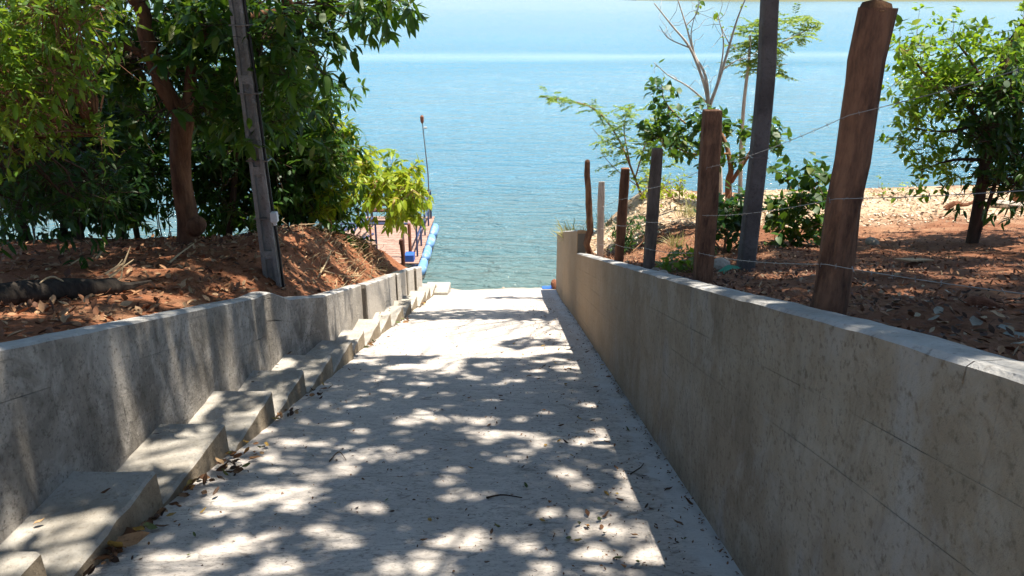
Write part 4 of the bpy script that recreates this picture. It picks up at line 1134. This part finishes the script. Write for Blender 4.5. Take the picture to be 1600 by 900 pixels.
b0r = at(1165, 418, 6.5); tr = at(1205, 0, 6.5); upr = (tr - b0r) / (tr[2] - b0r[2])
rp = empty('utility_pole', tuple(b0r), 'dark square concrete pole rising behind the right wall fence', 'utility pole')
V = []; F = []; zz = np.linspace(-.3, 7.5, 24)
for z in zz:
    c = b0r + upr * z; c = c + [0.03 * sm(1.6, 2.4, z) * -1, 0, 0]; w = (.138 - .007 * z) / 2; c = c + [0.02 * math.sin(z * 1.1), 0, 0]
    for (x, y) in ((-1, -.75), (-.75, -1), (.75, -1), (1, -.75), (1, .75), (.75, 1), (-.75, 1), (-1, .75)): V.append(c + [x * w, y * w, 0])
for k in range(len(zz) - 1):
    for q in range(8): a = k * 8 + q; bq = k * 8 + (q + 1) % 8; F.append((a, bq, bq + 8, a + 8))
F += [tuple(range(7, -1, -1)), tuple((len(zz) - 1) * 8 + q for q in range(8))]
mesh_obj('shaft', V, F, M['pole_d'], rp)
for z in (1.0, 4.6):
    c = b0r + upr * z
    MB().box(c + [0.02 * math.sin(z * 1.1), 0, 0], (.138, .138, .008), bev=.002).build('tie_wire', M['wire'], rp)

# ------------------------------------------------------------------ landing stage
DZ = WATER_Z + .47
dk = empty('landing_stage', (-3.2, 19.2, WATER_Z), 'floating landing stage with pinkish plank deck, blue railings and blue drums', 'pontoon')
Y = 17.25; k = 0
while Y < 21.3:
    MB().box((-3.22 + random.uniform(-.01, .01), Y + .07, DZ - .02 + random.uniform(-.002, .002)), (2.0, .128, .035), bev=.006).build('plank', M['plank'], dk)
    Y += .147
for x in (-4.1, -3.2, -2.34):
    MB().box((x, 19.3, DZ - .1), (.08, 4.1, .12)).build('beam', M['blue'], dk)
for Y in (17.7, 18.72, 19.74, 20.76):
    n = 14; path = np.array([(-2.2, Y - .46 + .92 * t, DZ - .25) for t in np.linspace(0, 1, 9)])
    r = np.array([.07, .115, .13, .135, .13, .135, .13, .115, .07])
    MB().tube(path, r, n).build('drum', M['drum'], dk, smooth=True)
    path2 = path.copy(); path2[:, 0] = -4.2
    MB().tube(path2, r, n).build('drum', M['drum'], dk, smooth=True)
RT = DZ + .82
def rail(a, b, r=.022, m='blue'): MB().tube(np.array([a, b], float), r, 7).build('rail', M[m], dk)
def rpost(x, y, m='blue', r=.024, top=RT): MB().tube(np.array([(x, y, DZ - .05), (x, y, top)]), r, 7).build('rail_post', M[m], dk)
for y in (17.75, 18.6, 19.5, 20.4, 21.15): rpost(-2.3, y)
for z in (RT, DZ + .45): rail((-2.3, 17.72, z), (-2.3, 21.18, z))
rail((-2.3, 21.15, RT), (-4.1, 21.15, RT)); rail((-2.3, 21.15, DZ + .45), (-4.1, 21.15, DZ + .45))
for x in (-3.0, -4.1): rpost(x, 21.15)
rail((-4.1, 17.75, RT), (-2.44, 17.75, RT), .028); rpost(-3.28, 17.75); rpost(-3.42, 17.8, 'rust', .028); rpost(-4.1, 17.75)
rail((-4.1, 17.75, DZ + .4), (-3.28, 17.75, DZ + .4))
rpost(-2.46, 17.68, 'rust', .04, RT + .02); rpost(-2.62, 17.72, 'plank', .028, RT)
rail((-3.95, 16.6, RT + .1), (-3.45, 18.3, RT - .02), .035); rail((-3.95, 16.6, DZ + .5), (-3.45, 18.3, DZ + .4), .03)
rail((-3.9, 18.2, DZ + .5), (-3.6, 20.9, DZ + .82), .03)
MB().box((-3.55, 20.9, DZ + .55), (.8, .05, .24), rotm(math.radians(-18)), bev=.008).build('seat_back', M['brown'], dk)
MB().box((-3.55, 20.7, DZ + .36), (.8, .3, .035), bev=.006).build('bench_seat', M['brown'], dk)
for x in (-3.9, -3.2): MB().box((x, 20.72, DZ + .17), (.05, .05, .36)).build('bench_leg', M['blue'], dk)
gw = MB().box((-4.42, 18.6, DZ + .06), (.5, 2.6, .04), rotm(0, 0, math.radians(-6)), bev=.006); gw.build('side_board', M['plank'], dk)
MB().box((-4.2, 17.1, DZ - .1), (.5, .5, .5), bev=.05).build('float_box', M['drum'], dk)
MB().box((-2.45, 17.45, DZ + .08), (.22, .25, .2), bev=.02).build('float_box', M['tarp'], dk)
mast = np.array([(-2.33, 21.12, DZ), (-2.34, 21.12, DZ + 1.3), (-2.44, 21.12, DZ + 2.72)])
ms = MB().tube(mast, [.02, .017, .012], 7).build('mast', M['wire'], dk)
lp = MB().tube(np.array([(-2.44, 21.12, DZ + 2.68), (-2.442, 21.12, DZ + 2.74), (-2.445, 21.12, DZ + 2.86), (-2.447, 21.12, DZ + 2.9)]), [.025, .05, .05, .02], 9).build('lamp_cap', M['rust'], ms)
MB().box((-2.36, 21.12, DZ + 2.56), (.09, .04, .05), bev=.01).build('lamp', M['white'], ms)

stk = at(629, 412, 16.3)
root = empty('wooden_stake', tuple(stk), 'short dark wooden stake before the landing stage', 'stake')
MB().tube(np.array([stk - [0, 0, .5], stk + [.02, 0, .2], stk + [.0, 0, .5]]), [.05, .045, .05], 8).build('shaft', M['brown'], root)
MB().tube(np.array([stk + [-.005, 0, .46], stk + [.0, 0, .56]]), [.06, .05], 8).build('cap', M['brown'], root)

# ------------------------------------------------------------------ the fallen trunk on the left bank
A, Bp = at(-40, 478, 4.75), at(196, 455, 5.75)
A[2] = float(left_z(A[0], A[1])) + .06; Bp[2] = float(left_z(Bp[0], Bp[1])) + .07
lg = empty('fallen_log', tuple((A + Bp) / 2 - [0, 0, .1]), 'dark fallen palm trunk lying on red soil, frayed at its right end', 'log')
p = spline([A, A * .6 + Bp * .4 + [0, 0, .02], A * .2 + Bp * .8, Bp], 14)
mbp = MB().tube(p, np.array([.1, .105, .1, .105, .1, .1, .105, .105, .1, .1, .095, .085, .06, .03]) * .8, 14)
v = np.array(mbp.v); v += rng.normal(0, .004, v.shape); mbp.v = [tuple(q) for q in v]
mbp.build('shaft', M['log'], lg, smooth=True)
dirn = (Bp - A) / np.linalg.norm(Bp - A)
MB().tube(np.array([p[-3], p[-1] + dirn * .06, p[-1] + dirn * .26 + [0, 0, .03]]), [.05, .03, .006], 6).build('broken_end', M['log'], lg)
for k in range(5):
    q = p[-4] + rng.normal(0, .04, 3) + [0, 0, .07]
    MB().tube(np.array([q, q + dirn * .12 + [0, 0, .06], q + dirn * rng.uniform(.15, .25) + [0, 0, rng.uniform(.1, .22)]]), [.009, .007, .003], 4).build('fibre', M['straw'], lg)
arcp = spline([p[4] + [-.05, -.14, -.06], p[5] + [0, -.08, .09], p[6] + [0, -.06, .115], p[8] + [0, -.14, -.02]], 12)
MB().tube(arcp, .006, 5).build('fibre', M['straw'], lg)

# ------------------------------------------------------------------ stones and odd things
def rock(name, label, c, s, mat, seed, cat='rock', group=None):
    import bmesh
    bm = bmesh.new(); bmesh.ops.create_icosphere(bm, subdivisions=2, radius=1.0)
    rr = np.random.default_rng(seed); off = rr.uniform(0, 50, 2)
    V = np.array([v.co[:] for v in bm.verts]); F = [tuple(v.index for v in f.verts) for f in bm.faces]; bm.free()
    k = 0.75 + .5 * fbm(V[:, 0] * 1.3 + V[:, 2] + off[0], V[:, 1] * 1.3 + off[1], 1.2, seed, 3)
    V = V * k[:, None] * np.array(s); V = V @ rotm(0, 0, rr.uniform(0, 6)).T
    return tag(mesh_obj(name, V + c, F, mat, None, c), label, cat, group)
def on_right(x, y, Y, dz=0.0):
    p = at(x, y, Y); p[2] = float(right_z(np.array(p[0]), np.array(p[1]))) + dz; return p
rock('stone', 'rounded tan stone left of the square utility pole base', on_right(1127, 397, 6.9, .03), (.12, .1, .07), M['rock'], 1, group='loose stones')
rock('stone', 'small white stone on the soil edge beside the grey brown post', on_right(1024, 425, 6.5, .01), (.05, .05, .04), M['rock'], 2, group='loose stones')
rock('stone', 'second small white stone right of the grey brown post, by the wall top', on_right(1036, 430, 6.2, .01), (.05, .045, .035), M['rock'], 3, group='loose stones')
rock('stone', 'orange brown stone behind the right wall near its coping joint', on_right(1515, 545, 3.05, .01), (.07, .05, .03), M['redrock'], 4, group='loose stones')
rock('stone', 'brown rock at the water end of the right wall', np.array([.99, 16.5, -4.62]), (.10, .16, .13), M['redrock'], 5, group='loose stones')
rock('stone', 'pale bluish stone on the sunlit soil patch at the right', on_right(1365, 367, 9.6, .03), (.09, .07, .06), M['rock'], 6, group='loose stones')
rock('stone', 'small white stone at the water line, middle of the ramp foot', np.array([-.20, 16.75, WATER_Z + .02]), (.05, .04, .03), M['rock'], 7, group='loose stones')
rock('brick_lump', 'reddish brick lump at the right edge by the lake', on_right(1594, 300, 13.2, .12), (.16, .14, .2), M['redrock'], 8, 'brick')
q = on_right(1140, 415, 6.35, .03)
mesh_obj_v = []
gx, gy = np.meshgrid(np.linspace(-.09, .09, 9), np.linspace(-.05, .05, 6), indexing='ij')
gzv = .035 * fbm(gx, gy, 22, 5) + .02 * np.cos(gx * 30)
a = (np.arange(8)[:, None] * 6 + np.arange(5)[None]).ravel()
tag(mesh_obj('rag', np.stack([gx, gy, gzv + gx * .4], -1).reshape(-1, 3) + q, np.stack([a, a + 6, a + 7, a + 1], 1), M['green'], None, q), 'crumpled green rag at the foot of the square utility pole', 'rag')
q = np.array([.86, 16.65, -S * 16.65 + .02])
gx, gy = np.meshgrid(np.linspace(-.16, .16, 12), np.linspace(-.3, .3, 14), indexing='ij')
a = (np.arange(11)[:, None] * 14 + np.arange(13)[None]).ravel()
tag(mesh_obj('tarp', np.stack([gx, gy, .05 * fbm(gx, gy, 11, 3) + gx * .12 - S * gy], -1).reshape(-1, 3) + q, np.stack([a, a + 14, a + 15, a + 1], 1), M['tarp'], None, q, True), 'crumpled blue plastic sheet at the foot of the right wall by the water', 'plastic sheet')
q = on_right(1422, 436, 6.2, .03)
mb = MB().box(q, (.32, .16, .012), rotm(math.radians(-10), math.radians(8), .5), bev=.002)
tag(mb.build('board', M['leaf_tan'], None, q), 'flat tan board scrap lying on the sunny patch behind the near post', 'board')
q = on_right(1572, 333, 12.4, .05)
mb = MB().tube(np.array([q + [-.35, .1, .03], q, q + [.4, -.1, -.02]]), [.06, .07, .06], 8)
tag(mb.build('bleached_log', M['post_w'], None, q), 'sun bleached pale log near the lake at the right edge', 'log')
q = on_right(1502, 320, 12.2, .08)
mb = MB().tube(spline([q + [-.25, 0, -.05], q + [-.1, 0, .05], q + [.1, .05, 0], q + [.35, .1, .1]], 8), np.linspace(.05, .02, 8), 7)
tag(mb.build('root_stub', M['post_o'], None, q), 'twisted red brown root stub left of the leafy tree trunk', 'root')

# fallen sticks
def stick(label, pts, r, mat, group='fallen sticks'):
    p = spline(pts, 10)
    return tag(MB().tube(p, np.linspace(r, r * .5, 10), 5).build('stick', mat, None, pts[0]), label, 'stick', group)
def onr(x, y, dz=.006):
    X, Y = px_ramp(x, y); return np.array([X, Y, -S * Y + dz])
stick('thin dark curved stick lying in the middle of the near ramp', [onr(760, 779), onr(785, 776, .012), onr(816, 779)], .006, M['bark_d'])
stick('short dark twig left of the ramp middle by a pale patch', [onr(515, 722), onr(530, 712, .03), onr(541, 720)], .005, M['bark_d'])
stick('curved twig near the right wall foot on the ramp', [onr(985, 742), onr(1000, 735, .02), onr(1006, 725)], .005, M['bark_d'])
def onl(x, y, Y, dz=.02):
    p = at(x, y, Y); p[2] = float(left_z(np.array(p[0]), np.array(p[1]))) + dz; return p
for k, (x0, y0, x1, y1, Y0, Y1) in enumerate([(75, 432, 132, 416, 6.6, 7.3), (150, 400, 168, 396, 7.6, 8.2), (500, 405, 560, 372, 9.6, 10.6), (495, 420, 515, 370, 9.2, 10.4), (450, 372, 530, 352, 10, 10.8), (490, 400, 545, 420, 9.8, 11), (270, 440, 310, 425, 7.4, 8)]):
    a_, b_ = onl(x0, y0, Y0), onl(x1, y1, Y1, .10)
    LB = ['pale stick bundle on the sunlit red mound left', 'short pale stick near the mango roots', 'long dry stick slanting on the bank by the landing stage', 'thin dry twig standing on the bank by the utility pole',
          'dry twig along the crest of the left bank', 'dry twig low on the bank above the wall', 'thin stick on the red soil before the mango tree'][k]
    stick(LB, [a_, (a_ + b_) / 2 + rng.normal(0, .03, 3), b_], .012, M['straw'])

# ------------------------------------------------------------------ fallen leaves
def dry_mesh(mat, var):
    V, F = leaf_template((.42, .5, .36)[var], (.7, .25, 1.1)[var], (-.3, .12, -.45)[var], 4)
    V = V.copy(); V[:, 2] += .06 * np.sin(V[:, 0] * 7 + var) + .07; V[:, 0] -= .5
    me = bpy.data.meshes.new('fallen_leaf'); me.from_pydata([tuple(v) for v in V], [], [tuple(map(int, f)) for f in F]); me.update()
    me.polygons.foreach_set('use_smooth', np.ones(len(me.polygons), dtype=bool)); me.materials.append(mat); return me
DM = {k: [dry_mesh(M[k], v) for v in range(3)] for k in ('leaf_brown', 'leaf_yellow', 'leaf_green', 'leaf_pale', 'leaf_tan')}
SL = Matrix.Rotation(-math.radians(16), 4, 'X')
def drop(p, size, kind, label, group, tilt=.25, var=None, rz=None):
    me = random.choice(DM[kind]) if var is None else DM[kind][var]
    o = bpy.data.objects.new('fallen_leaf', me); COL.objects.link(o)
    o.matrix_world = Matrix.Translation(Vector(p)) @ SL @ Matrix.Rotation(random.uniform(0, 6.3) if rz is None else rz, 4, 'Z') @ Matrix.Rotation(random.gauss(0, tilt), 4, 'X') @ Matrix.Rotation(random.gauss(0, tilt * .6), 4, 'Y') @ Matrix.Scale(size, 4)
    tag(o, label, 'leaf', group)
def on_ramp(x, Y, dz=.006): return (x, Y, float(ramp_z(np.array(x), np.array(Y))) + dz)
NAMES = {'leaf_brown': 'brown', 'leaf_yellow': 'yellow', 'leaf_green': 'green', 'leaf_tan': 'tan', 'leaf_pale': 'pale'}
for k in range(120):       # along the shaded strip by the right wall
    Y = 3.0 + 9.5 * random.random() ** 1.2; x = min(.96, max(-.1, random.gauss(.6, .27)))
    kd = random.choices(('leaf_brown', 'leaf_yellow', 'leaf_green'), (6, 1.3, .6))[0]
    w = 'close to the foot of the right wall' if x > .72 else 'along the shaded right strip of the ramp' if x > .45 else 'just left of the right wall shadow'
    b = 'near' if Y < 4.5 else 'halfway down' if Y < 7.5 else 'far down'
    drop(on_ramp(x, Y), random.uniform(.025, .062), kd, f'small dry {NAMES[kd]} leaf {w}, {b} the ramp' if b != 'near' else f'small dry {NAMES[kd]} leaf {w}, near the camera', f'{NAMES[kd]} leaves {w}, {b}')
for k in range(70):        # scattered over the middle
    Y = 2.7 + 6 * random.random(); x = random.uniform(-1.7, .3)
    kd = random.choices(('leaf_brown', 'leaf_yellow', 'leaf_green'), (7, .7, .9))[0]
    drop(on_ramp(x, Y), random.uniform(.02, .048), kd, f'small {NAMES[kd]} leaf on the {"left" if x < -.9 else "middle"} of the ramp, {"near the camera" if Y < 4.3 else "further down the slope"}', f'{NAMES[kd]} leaves on the {"left" if x < -.9 else "middle"} of the ramp, {"near" if Y < 4.3 else "further"}')
for (x, y, kd) in [(776, 657 + 170, 'leaf_green'), (905, 823, 'leaf_green'), (935, 815, 'leaf_green'), (998, 882, 'leaf_green'), (966, 876, 'leaf_green'), (917, 826, 'leaf_yellow'), (888, 842, 'leaf_green'), (975, 890, 'leaf_tan')]:
    X, Y = px_ramp(x, y); drop(on_ramp(X, Y), .055, kd, f'fresh {NAMES[kd]} leaf in the sunny patch at the near right of the ramp', f'{NAMES[kd]} leaves in the near sunny patch')
piles = [(200, 830, 26, .10, .16), (165, 878, 14, .07, .13), (320, 745, 24, .08, .26), (385, 722, 26, .05, .22), (445, 655, 12, .05, .15), (500, 615, 10, .05, .15), (580, 540, 9, .07, .2), (627, 506, 8, .06, .2), (650, 480, 8, .08, .3)]
PN = ['heap at the nearest whole step', 'heap in the near left corner', 'heap beside the second whole step', 'leaf line under the third whole step', 'leaf line by the fourth whole step', 'leaf line by the fifth step', 'cluster halfway down the steps', 'cluster near the far steps', 'cluster by the last steps']
for i, (x, y, n, sx, sy2) in enumerate(piles):
    X, Y = px_ramp(x, y)
    for k in range(n):
        kd = random.choices(('leaf_brown', 'leaf_tan', 'leaf_green', 'leaf_yellow'), (6, 1.6, 1.2, .7))[0]
        yy = Y + random.gauss(0, sy2)
        drop(on_ramp(max(X + random.gauss(0, sx), step_x(yy) + .04), yy, .01 + .03 * random.random()), random.uniform(.04, .09) if y > 600 else random.uniform(.05, .1), kd,
             f'{NAMES[kd]} dead leaf in the {PN[i]}', f'{NAMES[kd]} leaves of the {PN[i]}', .6)
for (x, y, s, kd, rz) in [(200, 858, .16, 'leaf_tan', .6), (172, 868, .14, 'leaf_yellow', 1.9), (185, 845, .12, 'leaf_brown', .2)]:
    X, Y = px_ramp(x, y); drop(on_ramp(X + .03, Y, .05), s, kd, {'leaf_tan': 'big curled tan leaf on the heap at the nearest step', 'leaf_yellow': 'upright yellow green leaf on the heap at the nearest step', 'leaf_brown': 'big brown leaf behind the curled tan one at the nearest step'}[kd], 'large leaves at the nearest step', .5, 1, rz)
def on_step(x, Y, dz=.012):
    k = max(i for i in range(len(ny) - 1) if ny[i] <= Y); t = (Y - ny[k]) / (ny[k + 1] - ny[k])
    return (x, Y, -S * Y + .03 + .21 * t + dz)
drop(on_step(-2.2, 2.95), .055, 'leaf_tan', 'orange leaf in the wall corner of the nearest whole step', 'leaves on the steps')
drop(on_step(-2.02, 3.2), .05, 'leaf_brown', 'dark leaf lying on the nearest whole step', 'dark leaves on the steps')
for k in range(12):
    yy = random.uniform(4.0, 12); xw = float(wall_l_x(yy))
    drop(on_step(xw + random.uniform(.03, .12), yy), random.uniform(.04, .06), 'leaf_brown', 'brown leaf in the corner between a step and the left wall', 'brown leaves in the step corners')
# pale leaves on the dark litter behind the right wall
for (x, y, s, kd) in [(1464, 492, .085, 'leaf_pale'), (1458, 504, .06, 'leaf_pale'), (1472, 511, .09, 'leaf_tan'), (1522, 510, .11, 'leaf_pale'), (1532, 526, .10, 'leaf_pale'), (1588, 533, .10, 'leaf_pale'), (1586, 552, .10, 'leaf_pale'), (1595, 545, .08, 'leaf_pale'), (1450, 477, .07, 'leaf_pale'),
                       (1502, 477, .07, 'leaf_pale'), (1462, 540, .05, 'leaf_yellow'), (1474, 546, .05, 'leaf_pale'), (1535, 490, .06, 'leaf_pale'), (1560, 500, .09, 'leaf_tan'), (1430, 500, .06, 'leaf_pale'), (1480, 460, .05, 'leaf_pale'), (1397, 478, .05, 'leaf_tan'), (1403, 465, .06, 'leaf_tan'), (1590, 500, .08, 'leaf_tan'), (1570, 520, .07, 'leaf_pale')]:
    d = at(x, y, 1.0) - np.array([0, 0, CAM_Z])
    Yt = 2.0
    for _ in range(400):
        pz = CAM_Z + d[2] * Yt
        if pz <= float(right_z(np.array(d[0] * Yt), np.array(Yt))): break
        Yt += .02
    drop((d[0] * Yt, Yt, float(right_z(np.array(d[0] * Yt), np.array(Yt))) + .014), s * .8, kd, f'{NAMES[kd]} broad leaf on the dark litter behind the near right wall', f'{NAMES[kd]} leaves on the litter behind the right wall', .3, 1)

# leaf litter nobody could count
def litter(name, label, n, fx, fz, mat, size, dens=None):
    P = fx(n); P[:, 2] = fz(P[:, 0], P[:, 1]) + .012
    D = np.stack([rng.normal(0, 1, n), rng.normal(0, 1, n), rng.normal(0, .3, n)], 1)
    V, F = leaf_template(.45, .5, -.2, 2)
    W = leaf_mesh(name, P, frames(D), rng.uniform(size[0], size[1], n), (V, F), mat, None)
    tag(W, label, 'leaf litter', None, 'stuff')
def rl_pts(n):
    u = rng.exponential(2.2, n) + .06; Y = rng.uniform(1.5, 12.0, n); return np.stack([WRX + .12 + u, Y, u * 0], 1)
litter('leaf_litter', 'dark dead leaf litter covering the shaded right bank', 16000, rl_pts, right_z, M['dry'], (.016, .048))
def rs_pts(n):
    u = rng.uniform(.2, 12, n); Y = rng.uniform(11.4, 14.6, n); return np.stack([WRX + .12 + u, Y, u * 0], 1)
litter('leaf_litter', 'sun bleached leaf litter along the sunny lake edge of the right bank', 8000, rs_pts, right_z, M['drypale'], (.03, .09))
def ll_pts(n):
    u = rng.exponential(2.2, n) + .15; Y = rng.uniform(3.0, 14.0, n); return np.stack([wall_l_x(Y) - .12 - u, Y, u * 0], 1)
litter('leaf_litter', 'rusty leaf litter and twigs over the red left bank', 6500, ll_pts, left_z, M['dryred'], (.03, .10))
# straw and roots on the crest of the left bank
tw = MB()
for _ in range(260):
    Y = rng.uniform(8.8, 13.8); u = abs(rng.normal(.5, .45)) + .05; X = float(wall_l_x(Y)) - .12 - u
    z0 = float(left_z(np.array(X), np.array(Y)))
    a_ = np.array([X, Y, z0 + .005]); b_ = a_ + np.array([rng.normal(0, .14), rng.normal(0, .14), rng.uniform(.0, .10)])
    tw.tube(twig_path(a_, b_, 4, .25), [.006, .005, .004, .003], 4, False)
tag(tw.build('dry_twigs', M['straw']), 'tangle of dry twigs on the crest of the left bank', 'twigs', None, 'stuff')
# fine crumbs of leaf on the ramp
def rp_pts(n):
    Y = rng.uniform(2.5, 14.5, n); x = np.where(rng.random(n) < .45, rng.normal(.6, .28, n), rng.uniform(-1.8, .9, n)); x = np.where(rng.random(n) < .12, .99 - np.abs(rng.normal(0, .03, n)), x); x = np.clip(x, -1.8, .995); return np.stack([x, Y, x * 0], 1)
litter('leaf_crumbs', 'tiny dark leaf crumbs strewn over the ramp', 3200, rp_pts, lambda x, y: ramp_z(x, y) - .008, M['leaf_brown'], (.008, .024))
